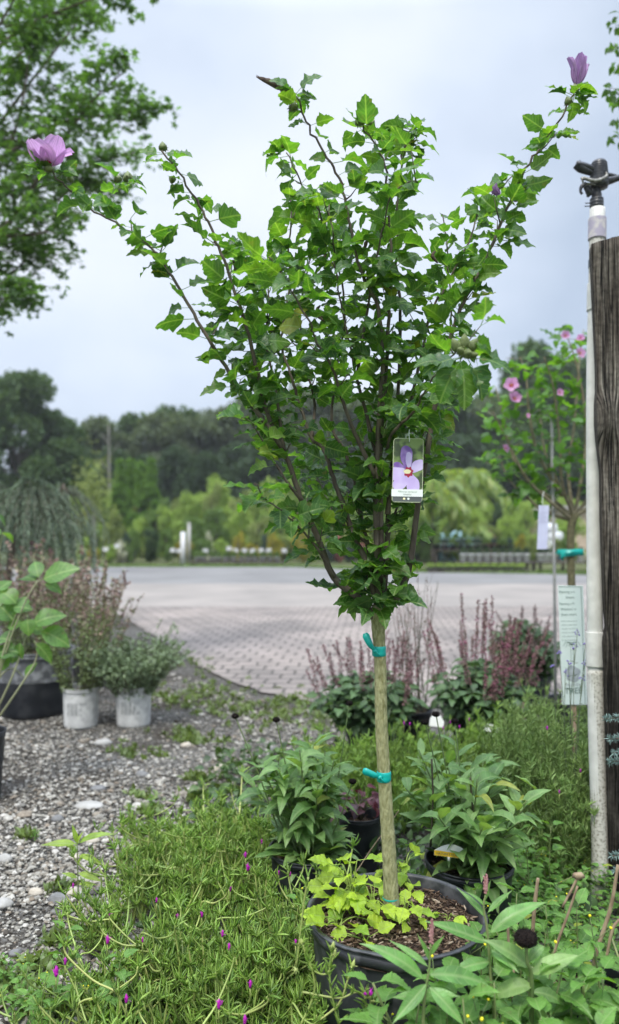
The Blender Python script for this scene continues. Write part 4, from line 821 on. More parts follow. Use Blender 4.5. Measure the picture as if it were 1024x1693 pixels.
protos = [weed_proto(.30, 51, .085, label=wl_[0]), weed_proto(.24, 52, .07, label=wl_[0], side=4), weed_proto(.36, 53, .095, label=wl_[0], fl=False), weed_proto(.20, 54, .06, label=wl_[0], side=5)]
rg = np.random.default_rng(55); used = [0] * 4
spots = []
def blocked(x, y):
    for c, r in ((PC, .26), (cL, .16), (cR, .17)):
        if math.hypot(x - c[0], y - c[1]) < r: return True
    return False
for _ in range(4000):
    if len(spots) >= 95: break
    d = rg.uniform(1.55, 3.0); px = rg.uniform(780 - (d < 1.9) * 90, 1080); x = (px - CX) / F * d
    if blocked(x, d) or any(math.hypot(x - a, d - b) < .07 for a, b in spots): continue
    if W(px, 0, d)[2] and d < 1.75 and px < 760: continue
    spots.append((x, d))
for d, px in ((2.35, 640), (2.4, 600), (2.3, 700), (2.38, 545), (2.2, 500), (2.45, 660), (2.3, 480), (2.55, 690)): spots.append(((px - CX) / F * d, d))
for px in (650, 690, 735, 780, 820, 860, 905, 950, 1000, 1040): spots.append(((px - CX) / F * 1.66 + rg.uniform(-.02, .02), 1.66 + rg.uniform(-.06, .06)))
for i, (x, d) in enumerate(spots):
    k = i % 4; s = rg.uniform(.7, 1.05) * (1.0 if d < 2.4 else .85)
    if x / d > .33 and d > 2.0: s *= .55
    if d < 1.85: s = [1.3, 1.55, 1.08, 1.9][k] * rg.uniform(.88, 1.05)
    if i < 4: o = protos[k]; o.location = (x, d, 0); o.rotation_euler = (0, 0, rg.uniform(0, 6.28)); o.scale = (s, s, s)
    else: copy_tree(protos[k], (x, d, 0), rg.uniform(0, 6.28), s)
# weeds bottom left and on the gravel
wlb = 'small green weed growing out of the gravel at the lower left'
for i, (px, py, s) in enumerate([(30, 1690, .6), (95, 1700, .7), (10, 1640, .5), (190, 1730, .8), (60, 1730, .7), (215, 1352, .35), (60, 1390, .28), (250, 1340, .3)]):
    c = copy_tree(protos[(i + 1) % 4 if i not in (5, 6) else 3], G(px, py), rg.uniform(0, 6), s, wlb); c['group'] = 'small weeds in the gravel'
# yellow-green weed standing alone on the gravel
rg = np.random.default_rng(57); M_ywd = leafm('yellow_green_leaf', [(.20, .32, .04), (.28, .40, .05)], trans=.4, vein=.3, tcol=(1.7, 1.7, .4))
root = empty('pale_weed', G(130, 1490), 'yellow-green long-leaved weed standing alone at the left edge of the ice plants', 'weed'); mb = MB(); ms = MB(); b = G(130, 1490); tps = W(128, 1395, G(130, 1490)[1] * .985)
pts = catmull([b, (b + tps) / 2, tps], 5); tube(ms, pts, [.003, .002], 5)
for (u, dx, dz, s, w) in [(1, -1, .1, .12, 1), (1, 1, .7, .14, .8), (1, -.2, 1, .07, 1), (.8, .9, -.1, .1, 1), (.85, -.5, .6, .07, 1), (.5, .8, -.2, .09, 1.2), (.4, -.5, .3, .06, 1.2), (1, .2, .6, .05, 1), (.6, .3, .8, .06, 1), (.3, 1, .1, .07, 1)]:
    p = b + (tps - b) * u; inst(mb, 'smart', [p], nrm(A([dx, -.3 * rg.uniform(), dz])), nrm(A([-dz * dx * .4, -.5, .8])), s, rg, wid=w)
mb.build('leaves', M_ywd, root); ms.build('stem', M_wstem, root)

# tall long-leaved weeds (smartweed) in front of the big pot
rg = np.random.default_rng(61); M_spk = mat('pink_flower_spike', (.35, .16, .16), .8, .2, col2=(.50, .28, .26), nscale=200, bump=.6)
def smart(tr, D, leaves, spike, label):
    p = [W(x, y, D) for x, y in tr]; root = empty('long_leaved_weed', [p[0][0], D, 0], label, 'weed', 'long-leaved weeds in front of the big pot'); ms = MB(); mb = MB(); pts = catmull([A([p[0][0], D + .02, 0.])] + p, 6); tube(ms, pts, [.0045, .003, .0018], 7); ms.build('stem', M_wstem, root)
    for (x0, y0, x1, y1, dd, w) in leaves:
        a = W(x0, y0, D); b = W(x1, y1, D + dd); d = b - a; l = np.linalg.norm(d); side = 1 if d[0] > 0 else -1
        inst(mb, [T['smart'][rg.integers(0, 3)]], [a], nrm(d + A([0, 0, .18 * l])), nrm(A([-.25 * side, -.62, 1])), l * .95, rg, wid=w)
    mb.build('leaves', M_smt, root)
    if spike: x, y, y1 = spike; m = MB(); q = [W(x, y, D), W(x + 1, (y + y1) / 2, D), W(x + 2, y1, D)]; tube(m, catmull(q, 6), [.002, .0045, .0045, .002], 7); [blob(m, W(x + rg.uniform(-3, 3), rg.uniform(y1, y), D - .002), .0022, None, 0) for _ in range(30)]; m.build('flower_spike', M_spk, root)
M_smt = leafm('smartweed_leaf', [(.10, .24, .05), (.13, .29, .065), (.16, .33, .09)], under=(.15, .24, .10), trans=.3, rough=.4, spec=.45, vein=.4, tcol=(1.6, 1.7, .5))
smart([(700, 1700), (704, 1640), (710, 1600), (712, 1560)], 1.58, [(704, 1622, 612, 1550, -.03, .9), (706, 1612, 832, 1628, 0, 1), (707, 1625, 655, 1700, -.05, 1.1), (710, 1600, 640, 1560, .03, .7), (708, 1630, 770, 1700, -.06, 1.2), (712, 1580, 735, 1550, -.02, .9), (711, 1590, 690, 1545, 0, .8), (706, 1640, 760, 1655, -.02, 1.2), (705, 1650, 648, 1652, .0, 1.3)], (713, 1560, 1520), 'long-leaved weed with a pink spike in front of the middle of the big pot')
smart([(818, 1700), (812, 1620), (806, 1540), (800, 1500), (803, 1480)], 1.72, [(808, 1545, 905, 1478, 0, 1.05), (810, 1560, 700, 1535, .0, .95), (806, 1520, 752, 1470, .04, .8), (803, 1500, 775, 1470, 0, .7), (806, 1510, 850, 1476, .03, .8), (812, 1600, 880, 1640, -.06, 1.1), (812, 1590, 745, 1610, -.05, 1.1), (802, 1490, 812, 1455, 0, .7), (814, 1640, 760, 1690, -.06, 1.2), (812, 1570, 850, 1600, -.08, 1.2)], (803, 1478, 1446), 'long-leaved weed with a pink spike leaning over the right rim of the big pot')

# black dried seed head close to the camera, with its lance leaves in the pot at the lower right
cB = A([(960 - CX) / F * 1.95, 1.95, 0]); zB = W(960, 1628, 1.95)[2]
pot('nursery_pot', cB, .125, zB, M_black, 'black pot at the bottom right, half buried in weeds', chips=160)
rg = np.random.default_rng(63); hp = W(870, 1551, 1.66); root = empty('seed_head_plant', [hp[0], 1.68, 0], 'big round black seed head on a green stalk at the lower right, nearest the camera', 'seed head'); m1 = MB(); tube(m1, catmull([A([hp[0] + .02, 1.72, 0]), W(880, 1640, 1.68), W(872, 1590, 1.66), hp], 6), [.005, .0035], 7); m1.build('flower_stalk', M_stem, root)
m2 = MB(); seedhead(m2, hp, .0245, rg); m2.build('seed_cone', M_seed, root); mb = MB()
for (x0, y0, x1, y1) in [(876, 1600, 820, 1560), (878, 1610, 950, 1590), (880, 1630, 815, 1640), (880, 1640, 940, 1660), (874, 1590, 905, 1560), (882, 1660, 830, 1690), (876, 1615, 850, 1580), (884, 1650, 900, 1700)]:
    a, b = W(x0, y0, 1.68), W(x1, y1, 1.68 - .03 * rg.uniform()); inst(mb, 'lance', [a], nrm(b - a + A([0, 0, .02])), nrm(A([0, -.7, 1])), np.linalg.norm(b - a) * 1.15, rg, wid=1.25)
mb.build('leaves', M_lnc, root)
# woody cut stems
mb = MB()
for tr, r in [([(905, 1640), (915, 1580), (940, 1510), (955, 1465)], .0035), ([(975, 1640), (985, 1580), (1010, 1500), (1022, 1430)], .005), ([(880, 1560), (884, 1500), (890, 1452)], .005), ([(845, 1640), (842, 1580), (840, 1525)], .004), ([(850, 1660), (848, 1600)], .006), ([(1000, 1600), (1012, 1540), (1024, 1520)], .004)]:
    tube(mb, catmull([W(x, y, 1.93) for x, y in tr], 6), [r * .9, r, r * .8], 7)
tag(mb.build('cut_stems', M_stick, origin=cB), 'bare brown cut stems sticking up from the weeds at the lower right', 'dead stems')
mb = MB(); tube(mb, catmull([W(930, 1500, 2.0), W(950, 1462, 2.0), W(955, 1450, 2.0)], 4), [.003, .004], 6); blob(mb, W(957, 1448, 2.0), (.016, .010, .009), rg, 1, jit=.25); tag(mb.build('dry_seed_pod', M_stick, origin=W(950, 1450, 2)), 'knobbly tan seed pod on a twig in front of the foot of the pipe', 'seed pod')
# sticks lying in the mulch
mb = MB(); tube(mb, catmull([W(723, 1560, 1.96), W(760, 1566, 1.96), W(783, 1562, 1.96)], 4), .0022, 6); tag(mb.build('twig', M_stick, origin=W(723, 1560, 1.96)), 'thin brown twig lying across the bark mulch of the big pot', 'twig')
mb = MB(); tube(mb, catmull([W(560, 1470, 2.5), W(590, 1440, 2.5), W(610, 1410, 2.55), W(660, 1340, 2.6)], 5), .0018, 5); tag(mb.build('straw', M_stick, origin=W(560, 1470, 2.5)), 'thin straw-coloured stem slanting behind the lower trunk', 'dead stem')

# ------------------------------------------------------------------ pipe, sprinkler, post
M_pvc = mat('weathered_white_pipe', (.55, .545, .50), .5, .4, col2=(.68, .67, .62), nscale=18, bump=.15, bscale=60)
M_pvc2 = mat('speckled_old_pipe', (.30, .28, .23), .75, .3, col2=(.56, .54, .48), nscale=110, lo=.38, hi=.52, bump=.3)
M_prim = mat('purple_primer_stain', (.36, .33, .40), .7, .3, col2=(.50, .47, .45), nscale=45, lo=.42, hi=.6)
M_blkmetal = mat('worn_black_metal', (.012, .012, .014), .35, .5, col2=(.05, .05, .055), nscale=90); M_alu = mat('tarnished_metal', (.16, .15, .13), .45, .5, metal=.6, col2=(.42, .41, .38), nscale=80)
rb, rt = W(990, 1490, 2.88), W(988, 350, 3.02)
def onp(py): 
    t = (py - 350) / (1490 - 350); xx = np.interp(py, [350, 450, 600, 850, 1080, 1200, 1400, 1490], [988, 987, 983, 982.5, 984.5, 986, 992, 994]); return W(xx, py, 3.02 + (2.88 - 3.02) * t)
pp_ = catmull([A([rb[0], rb[1] + .01, -.02])] + [onp(y) for y in (1400, 1200, 1000, 800, 600, 450, 345)], 5)
root = empty('sprinkler_riser', A([rb[0], rb[1], 0]), 'tall white plastic pipe with a black impact sprinkler on top, beside the wooden post', 'sprinkler pipe')
mb = MB(); tube(mb, pp_, .0292, 20); mb.build('lower_pipe', M_pvc, root)
def sl_(y0, y1, r, m, name, lip=True):
    mb = MB(); a, b = onp(y0), onp(y1); q = [a, a + (b - a) * .02, a + (b - a) * .98, b]; tube(mb, q, r, 22); return mb.build(name, m, root)
sl_(1102, 1045, .0345, M_pvc, 'coupling'); sl_(1480, 1108, .0298, M_pvc2, 'stained_lower_section'); sl_(514, 470, .0345, M_pvc, 'upper_coupling'); sl_(470, 395, .0298, M_pvc2, 'old_upper_section'); sl_(443, 430, .0325, mat('grey_tape', (.12, .14, .15), .6), 'tape_band'); sl_(396, 362, .0345, M_prim, 'stained_coupling'); sl_(364, 348, .029, M_prim, 'reducer')
sp = A([0, 0, 0]); e0 = onp(350); Ds = e0[1]; S_ = lambda x, y, d=0: W(x, y, Ds + d)
mb = MB(); lathe(mb, [(.021, 0), (.0225, .004), (.0225, .02), (.0265, .022), (.0265, .03), (.0245, .033), (.0265, .036), (.0265, .044), (.0245, .046), (.0265, .05), (.026, .056), (.02, .058), (.0195, .075), (.017, .078), (.0165, .1)], S_(987, 352), 24)
hd_ = mb.build('sprinkler_head', M_blkmetal, root)
mb = MB(); c = S_(991, 300); lathe(mb, [(.001, .0), (.032, .004), (.036, .02), (.034, .05), (.031, .08), (.029, .104), (.024, .112), (.001, .114)], c + A([0, 0, -.03]), 20)
for k in range(6): lathe(mb, [(.0305 - k * .001, .045 + k * .01), (.0365 - k * .001, .047 + k * .01), (.0305 - k * .001, .05 + k * .01)], c + A([0, 0, -.028]), 20)
mb.build('spring_cap', M_blkmetal, hd_)
mb = MB(); tube(mb, catmull([S_(953, 271), S_(962, 278), S_(980, 286), S_(996, 292)], 5), [.019, .020, .013, .010], 8); tube(mb, catmull([S_(953, 271, -.01), S_(975, 276, -.01), S_(1000, 290, -.01)], 4), [.013, .008], 6); mb.build('striker_arm', M_blkmetal, hd_)
mb = MB(); tube(mb, catmull([S_(964, 294, -.03), S_(985, 299, -.035), S_(1002, 292, -.03), S_(1002, 285, -.03)], 4), [.007, .009, .008, .006], 4); tube(mb, [S_(962, 293, -.02), S_(965, 303, -.02), S_(994, 307, -.02)], [.006, .006, .004], 4); mb.build('bridge', M_alu, hd_)
mb = MB(); tube(mb, catmull([S_(1000, 300), S_(1010, 298), S_(1024, 294), S_(1040, 293)], 4), [.018, .015, .012, .012], 10); tube(mb, catmull([S_(1000, 288), S_(1014, 290), S_(1030, 296)], 4), [.008, .007], 6); mb.build('nozzle', M_blkmetal, hd_)
mb = MB(); tube(mb, catmull([S_(969, 303, -.02), S_(962, 308, -.02), S_(960, 316, -.02), S_(963, 321, -.02)], 4), [.007, .008, .005, .005], 6); tube(mb, catmull([S_(968, 306), S_(974, 318), S_(972, 325)], 4), [.012, .014, .006], 8); tube(mb, [S_(968, 336, -.01), S_(985, 335, -.01)], .0022, 5); tube(mb, [S_(967, 341, -.01), S_(985, 340, -.01)], .0022, 5); mb.build('deflector', M_blkmetal, hd_)
# weathered post
def wood_n(nt, b):
    L = nt.links.new; t = N(nt, 'ShaderNodeTexCoord'); 
    def grain(sx, sz, det, dist):
        mp = N(nt, 'ShaderNodeMapping'); mp.inputs['Scale'].default_value = (sx, sx, sz); L(t.outputs['UV'], mp.inputs[0]); n = N(nt, 'ShaderNodeTexNoise'); n.inputs['Scale'].default_value = 1; n.inputs['Detail'].default_value = det; n.inputs['Distortion'].default_value = dist; L(mp.outputs[0], n.inputs['Vector']); return n
    s = N(nt, 'ShaderNodeSeparateXYZ'); L(t.outputs['UV'], s.inputs[0])
    def g(sx, sy, det):
        cb = N(nt, 'ShaderNodeCombineXYZ'); a = N(nt, 'ShaderNodeMath', operation='MULTIPLY'); a.inputs[1].default_value = sx; c = N(nt, 'ShaderNodeMath', operation='MULTIPLY'); c.inputs[1].default_value = sy; L(s.outputs[0], a.inputs[0]); L(s.outputs[1], c.inputs[0]); L(a.outputs[0], cb.inputs[0]); L(c.outputs[0], cb.inputs[1])
        n = N(nt, 'ShaderNodeTexNoise'); n.inputs['Scale'].default_value = 1; n.inputs['Detail'].default_value = det; L(cb.outputs[0], n.inputs['Vector']); return n
    n1 = g(170, 4.5, 9); n2 = g(520, 40, 5); n3 = g(14, 2.5, 3)
    r = N(nt, 'ShaderNodeValToRGB'); cr = r.color_ramp; cr.elements[0].position = .36; cr.elements[0].color = (.035, .028, .022, 1); cr.elements[1].position = .68; cr.elements[1].color = (.36, .325, .275, 1); q = cr.elements.new(.5); q.color = (.16, .137, .112, 1); L(n1.outputs['Fac'], r.inputs[0])
    m = N(nt, 'ShaderNodeMix', data_type='RGBA', blend_type='MULTIPLY'); m.inputs[0].default_value = .8; r2 = N(nt, 'ShaderNodeValToRGB'); r2.color_ramp.elements[0].position = .35; r2.color_ramp.elements[1].position = .6; r2.color_ramp.elements[0].color = (.3, .28, .26, 1); L(n3.outputs['Fac'], r2.inputs[0]); L(r.outputs[0], m.inputs[6]); L(r2.outputs[0], m.inputs[7])
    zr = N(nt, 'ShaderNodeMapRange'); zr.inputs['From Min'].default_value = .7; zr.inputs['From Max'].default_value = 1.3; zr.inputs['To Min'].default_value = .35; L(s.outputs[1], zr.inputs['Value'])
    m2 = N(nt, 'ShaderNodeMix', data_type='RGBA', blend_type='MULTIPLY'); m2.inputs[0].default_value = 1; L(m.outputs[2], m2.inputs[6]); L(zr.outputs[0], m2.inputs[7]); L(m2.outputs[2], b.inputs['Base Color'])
    n4 = g(34, 1.1, 3); q1 = N(nt, 'ShaderNodeMath', operation='SUBTRACT'); q1.inputs[1].default_value = .5; L(n4.outputs['Fac'], q1.inputs[0]); q2 = N(nt, 'ShaderNodeMath', operation='ABSOLUTE'); L(q1.outputs[0], q2.inputs[0]); q3 = N(nt, 'ShaderNodeMapRange'); q3.inputs['From Min'].default_value = .004; q3.inputs['From Max'].default_value = .02; q3.inputs['To Min'].default_value = .12; L(q2.outputs[0], q3.inputs['Value'])
    m7 = N(nt, 'ShaderNodeMix', data_type='RGBA', blend_type='MULTIPLY'); m7.inputs[0].default_value = 1; L(m2.outputs[2], m7.inputs[6]); L(q3.outputs[0], m7.inputs[7]); L(m7.outputs[2], b.inputs['Base Color'])
    n6 = g(60, 55, 6); m8 = N(nt, 'ShaderNodeMapRange'); m8.inputs['From Min'].default_value = .3; m8.inputs['From Max'].default_value = .7; m8.inputs['To Min'].default_value = .6; m8.inputs['To Max'].default_value = 1.3; L(n6.outputs['Fac'], m8.inputs['Value']); h8 = N(nt, 'ShaderNodeHueSaturation'); L(m8.outputs[0], h8.inputs['Value']); L(m7.outputs[2], h8.inputs['Color']); L(h8.outputs[0], b.inputs['Base Color'])
    a0 = N(nt, 'ShaderNodeMath', operation='ADD'); L(n1.outputs['Fac'], a0.inputs[0]); L(q3.outputs[0], a0.inputs[1]); ad = N(nt, 'ShaderNodeMath', operation='ADD'); L(a0.outputs[0], ad.inputs[0]); L(n2.outputs['Fac'], ad.inputs[1]); bpn = N(nt, 'ShaderNodeBump'); bpn.inputs['Strength'].default_value = 1; bpn.inputs['Distance'].default_value = .008; L(ad.outputs[0], bpn.inputs['Height']); L(bpn.outputs[0], b.inputs['Normal'])
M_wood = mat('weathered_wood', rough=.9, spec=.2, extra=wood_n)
DP = 2.84; zt = W(985, 402, DP)[2]; nz_ = 130; nx_ = 26; mb = MB(); V = []; U = []
for i in range(nz_ + 1):
    z = zt * i / nz_; py = 875 - (z - H) / DP * F
    xl = (np.interp(py, [400, 500, 600, 640, 665, 700, 735, 775, 860, 1000, 1040, 1060, 1120, 1300, 1500, 1650], [983, 987, 991, 991, 989, 989, 992, 997, 997, 1001, 1004, 998, 1000, 1003, 1007, 1008]) - CX) / F * DP
    wid = .16
    for j in range(nx_ + 1):
        s = j / nx_; x = xl + s * wid; edge = .007 * (1 - min(1, s * 9)) ** 2 + .007 * (1 - min(1, (1 - s) * 6)) ** 2
        kx, kz = (x - ((1006 - CX) / F * DP)) / .04, (z - W(0, 690, DP)[2]) / .085; k = math.exp(-(kx * kx + kz * kz) ** 1.5)
        y = DP + edge - .022 * k + .003 * math.sin(s * 23 + 1.2 * math.sin(z * 1.3) + 4 * k) + .0015 * math.sin(s * 67 + .8 * math.sin(z * 4.1))
        ang = k * 1.0; V.append((x, y, z + (.045 * (s - 0) * (i == nz_)))); U.append((x + k * .03 * kx , z * (1 - .0) ))
n = nx_ + 1; Fc = [(i * n + j, i * n + j + 1, (i + 1) * n + j + 1, (i + 1) * n + j) for i in range(nz_) for j in range(nx_)]
nb = len(V); V2 = [(v[0] + .019, DP + .085, v[2]) for v in V]; Fb = [(q[0] + nb, q[3] + nb, q[2] + nb, q[1] + nb) for q in Fc]
Fs = [(i * n, (i + 1) * n, (i + 1) * n + nb, i * n + nb) for i in range(nz_)] + [(i * n + nx_, i * n + nx_ + nb, (i + 1) * n + nx_ + nb, (i + 1) * n + nx_) for i in range(nz_)] + [(nz_ * n + j, nz_ * n + j + 1, nz_ * n + j + 1 + nb, nz_ * n + j + nb) for j in range(nx_)]
mb.add(V + V2, Fc + Fb + Fs, U + [(u[0] + .3, u[1]) for u in U])
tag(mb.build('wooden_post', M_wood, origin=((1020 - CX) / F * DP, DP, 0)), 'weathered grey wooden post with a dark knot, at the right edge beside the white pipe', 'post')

# ------------------------------------------------------------------ white sign on a stake, right
M_sign = mat('pale_green_sign', (.62, .72, .68), .5, .4, col2=(.68, .77, .73), nscale=10); M_sgrey = mat('printed_grey', (.30, .34, .36), .6, col2=(.42, .46, .48), nscale=60)
M_sink = mat('sign_ink', (.10, .17, .15), .6)
DS = 3.35; a, b_, c_ = W(930, 1165, DS), W(973, 1165, DS), W(923, 968, DS); ux = nrm(W(972, 1160, DS + .01) - W(930, 1160, DS)); uy = nrm(c_ - a); uy = nrm(uy - 0 * ux); wS = np.linalg.norm(b_ - a); hS = np.linalg.norm(c_ - a); nS = np.cross(ux, uy)
sg = empty('tree_sign', a, 'tall narrow pale green sign with dark lettering standing left of the white pipe', 'sign')
mb = MB(); slab(mb, rrect(0, 0, wS, hS, .003), a, ux, uy, .002); mb.build('panel', M_sign, sg, smooth=False)
mb = MB(); slab(mb, [(wS - .011, .003), (wS - .009, .003), (wS - .009, hS - .004), (.004, hS - .004), (.004, hS - .0055), (wS - .011, hS - .0055)], a + nS * .001, ux, uy, .0005); mb.build('border_line', M_sink, sg, smooth=False)
def st(s, fy, size, m=M_sink, al='LEFT', fx=.06): text(s, a + ux * wS * fx + uy * hS * fy + nS * .0012, ux, uy, size, m, sg, align=al)
st('Planting a tree?', .945, .0155, fx=.02); st('Smart.', .90, .0155, fx=.28); st('Planting a Proven', .845, .0140, fx=.02); st("Winners' tree?", .80, .0155, fx=.06); st('Even smarter.', .755, .0155, fx=.08)
for k in range(6): st(['Proven trees are grown to', 'perform in your garden with', 'stronger roots and branches', 'and they are selected for', 'colour, shape and health', 'for years of easy beauty'][k], .70 - k * .032, .0078, fx=.07)
st('PROVEN', .165, .019, M_sgrey, 'CENTER', .48); st('TREE', .115, .036, M_sink, 'CENTER', .46)
mb = MB(); L3 = lambda x, y: a + ux * x + uy * y + nS * .0018
for k in range(2): tube(mb, catmull([L3(wS * (.40 + k * .1), hS * .50), L3(wS * (.41 + k * .09), hS * .38), L3(wS * (.38 + k * .14), hS * .30)], 4), .0006, 4)
for k in range(7): tube(mb, catmull([L3(wS * .45, hS * .5), L3(wS * (.25 + k * .07), hS * (.53)), L3(wS * (.1 + k * .12), hS * (.49 - .01 * (k % 2)))], 4), .0006, 4)
mb.build('drawn_tree', M_sink, sg)
mb = MB(); slab(mb, [(wS * (.45 + .3 * math.cos(q) * (1 + .15 * math.sin(5 * q))), hS * (.26 + .07 * math.sin(q) * (1 + .1 * math.sin(4 * q)))) for q in np.linspace(0, 6.1, 26)], a + nS * .0012, ux, uy, .0005); mb.build('drawn_root_ball', M_sgrey, sg, smooth=False)
mb = MB(); box(mb, a + ux * wS * .5 - nS * .012 + A([0, 0, -a[2] / 2 + .05]), (.02, .01, a[2] + .1)); mb.build('stake', M_stick, sg)
# lavender sprigs in front of the sign
rg = np.random.default_rng(71); M_lavg = leafm('lavender_green', [(.10, .14, .08), (.15, .19, .11)], trans=.1); M_lavf = mat('lavender_flower', (.22, .17, .45), .8)
root = empty('wispy_purple_plant', G(940, 1400), 'wispy stems with tiny purple flowers in front of the pale green sign', 'plant'); mb = MB(); mf = MB(); base = A([W(940, 1300, 3.1)[0], 3.1, 0])
for (x, y) in [(925, 1078), (955, 1045), (968, 1065), (940, 1095), (968, 1095), (915, 1100), (950, 1070), (935, 1110), (962, 1120)]:
    t = W(x, y, 3.1 + rg.uniform(-.05, .05)); pts = catmull([base + A([rg.uniform(-.05, .05), 0, .2]), base * .4 + t * .6 + A([rg.uniform(-.02, .02), 0, 0]), t], 6); tube(mb, pts, .0013, 4)
    for p in pts[5:]: inst(mb, 'blade', [p], rdir(rg, 1, 0, 1), rdir(rg, 1), .02, rg, wid=1.3)
    for q in range(6): blob(mf, t + rg.normal(size=3) * .006, .0035, rg, 0)
mb.build('stems', M_lavg, root); mf.build('blossoms', M_lavf, root)

# ------------------------------------------------------------------ spruce twigs poking in at the right edge
M_spr = leafm('blue_spruce_needle', [(.12, .19, .17), (.18, .27, .25), (.24, .33, .30)], trans=.0, rough=.5)
root = empty('blue_spruce', A([(1090 - CX) / F * 2.15, 2.15, 0]), 'blue-green spruce whose twig tips poke in at the right edge in front of the post', 'spruce'); mb = MB(); ms = MB(); b0 = root.location
tube(ms, catmull([A([b0.x, b0.y, 0]), A([b0.x, b0.y, .5]), A([b0.x + .01, b0.y, 1.1])], 5), [.014, .008, .003], 8)
for (x, y, d) in [(1003, 1188, 2.1), (1008, 1222, 2.1), (1008, 1260, 2.08), (1012, 1415, 2.1), (1016, 1440, 2.1), (1015, 1245, 2.05), (1040, 1150, 2.1), (1050, 1320, 2.1)]:
    t = W(x, y, d); bb = A([b0.x, b0.y, t[2] - .03]); pts = catmull([bb, (bb + t) / 2 + A([0, 0, .012]), t], 14); tube(ms, pts, [.004, .002], 5); n = 420; u = rg.uniform(.15, 1, n); P = A([[np.interp(q, np.linspace(0, 1, len(pts)), pts[:, k]) for k in range(3)] for q in u]); ax = nrm(t - bb)
    D = rdir(rg, n); D = nrm(D - ax * (D @ ax)[:, None] + ax * .8); inst(mb, 'blade', P, D, rdir(rg, n), rg.uniform(.012, .019, n), rg, wid=1.3)
mb.build('needles', M_spr, root); ms.build('trunk', M_twig, root)
# ------------------------------------------------------------------ salvias behind the carpet
M_sal = leafm('salvia_leaf', [(.04, .085, .03), (.06, .12, .04), (.08, .15, .055), (.055, .10, .05)], under=(.12, .18, .10), trans=.22, rough=.5, vein=.2, tcol=(1.6, 1.6, .6))
M_spike = mat('dull_rose_spikes', (.15, .065, .085), .85, .2, col2=(.28, .16, .16), nscale=50); M_spk2 = mat('tan_pink_spikes', (.20, .12, .12), .85, .2, col2=(.34, .22, .20), nscale=50); M_mspk = mat('magenta_spikes', (.27, .09, .14), .8, .2, col2=(.20, .12, .11), nscale=25, lo=.4, hi=.5)
def salvia(c, R, h, hs, nst, nsp, mspk, label, rg, potm=None, dome=.5):
    root = empty('salvia', c, label, 'plant', 'salvias with rose spikes behind the carpet'); mb = MB(); ms = MB(); mf = MB()
    for k in range(nst):
        a = rg.uniform(0, 6.28); l = math.sqrt(rg.uniform()); t = A(c) + A([R * l * math.cos(a), R * l * math.sin(a), .2 + (h - .2) * (1 - .45 * l * l) * rg.uniform(.8, 1.05)]); b = A(c) + A([R * .25 * math.cos(a), R * .25 * math.sin(a), .12]); pts = catmull([b, (b + t) / 2 + A([0, 0, .03]), t], 5); tube(ms, pts, .002, 4)
        for j in range(9):
            u = .25 + .75 * j / 8; p = A([np.interp(u, np.linspace(0, 1, len(pts)), pts[:, q]) for q in range(3)]); an = j * 1.57 + rg.uniform(-.4, .4)
            for sg in (0, math.pi): d = A([math.cos(an + sg), math.sin(an + sg), rg.uniform(-.3, .4)]); inst(mb, 'ovate', [p], d, nrm(A([0, -.2, 1]) + .3 * rg.normal(size=3)), rg.uniform(.06, .10), rg)
        if k < nsp:
            tp_ = t + A([rg.normal() * .03, rg.normal() * .03, 0]) + nrm(A([math.cos(a) * l * .38, math.sin(a) * .3 * l, 1])) * (hs - h) * rg.uniform(.7, 1.1); pts = catmull([t, (t + tp_) / 2 + A([0, 0, .01]), tp_], 5); tube(ms, pts, .0014, 4); P = []; 
            nW = int(np.linalg.norm(tp_ - t) / .011)
            for j in range(nW):
                q = t + (tp_ - t) * (.15 + .85 * j / nW); n = rg.integers(4, 8); P += list(q + rdir(rg, n, -.5, .5) * (.0135 * (1.1 - .75 * j / nW)))
            P = A(P); inst(mf, 'tiny', P, rdir(rg, len(P), .0, 1), rdir(rg, len(P)), rg.uniform(.007, .013, len(P)), rg, wid=1.6)
    mb.build('leaves', M_sal, root); ms.build('stems', M_dkstem, root)
    if mf.n: mf.build('blossoms', mspk, root)
    return root
rg = np.random.default_rng(81)
c1 = GX(612, 4.55); c2 = GX(790, 4.45); c3 = GX(872, 5.8); c4 = GX(680, 4.9)
pot('nursery_pot', c1, .15, .24, M_black, 'black pot under the left-hand salvia behind the trunk', chips=0); pot('nursery_pot', c2, .15, .24, M_black, 'black pot under the rose-spiked salvia right of the trunk', chips=0); pot('nursery_pot', c3, .17, .27, M_black, 'black pot under the farthest salvia beside the sign', chips=0)
salvia(c1, .31, .50, .78, 62, 30, M_spike, 'low salvia with leaning dusty rose spikes, left of the slim trunk', rg)
salvia(c2, .28, .58, .96, 66, 44, M_mspk, 'tall salvia with upright magenta and rose spikes, right of the slim trunk', rg)
salvia(c3, .27, .68, .84, 60, 22, M_spk2, 'bushy salvia with faded tan-pink spikes beside the pale green sign', rg)
salvia(GX(872, 4.1), .10, .28, .48, 8, 1, M_mspk, 'small salvia with a single magenta spike left of the pale green sign', rg)
root = empty('twiggy_plant', c4, 'bare twiggy brown plant standing behind the slim trunk', 'plant'); ms = MB(); mf = MB()
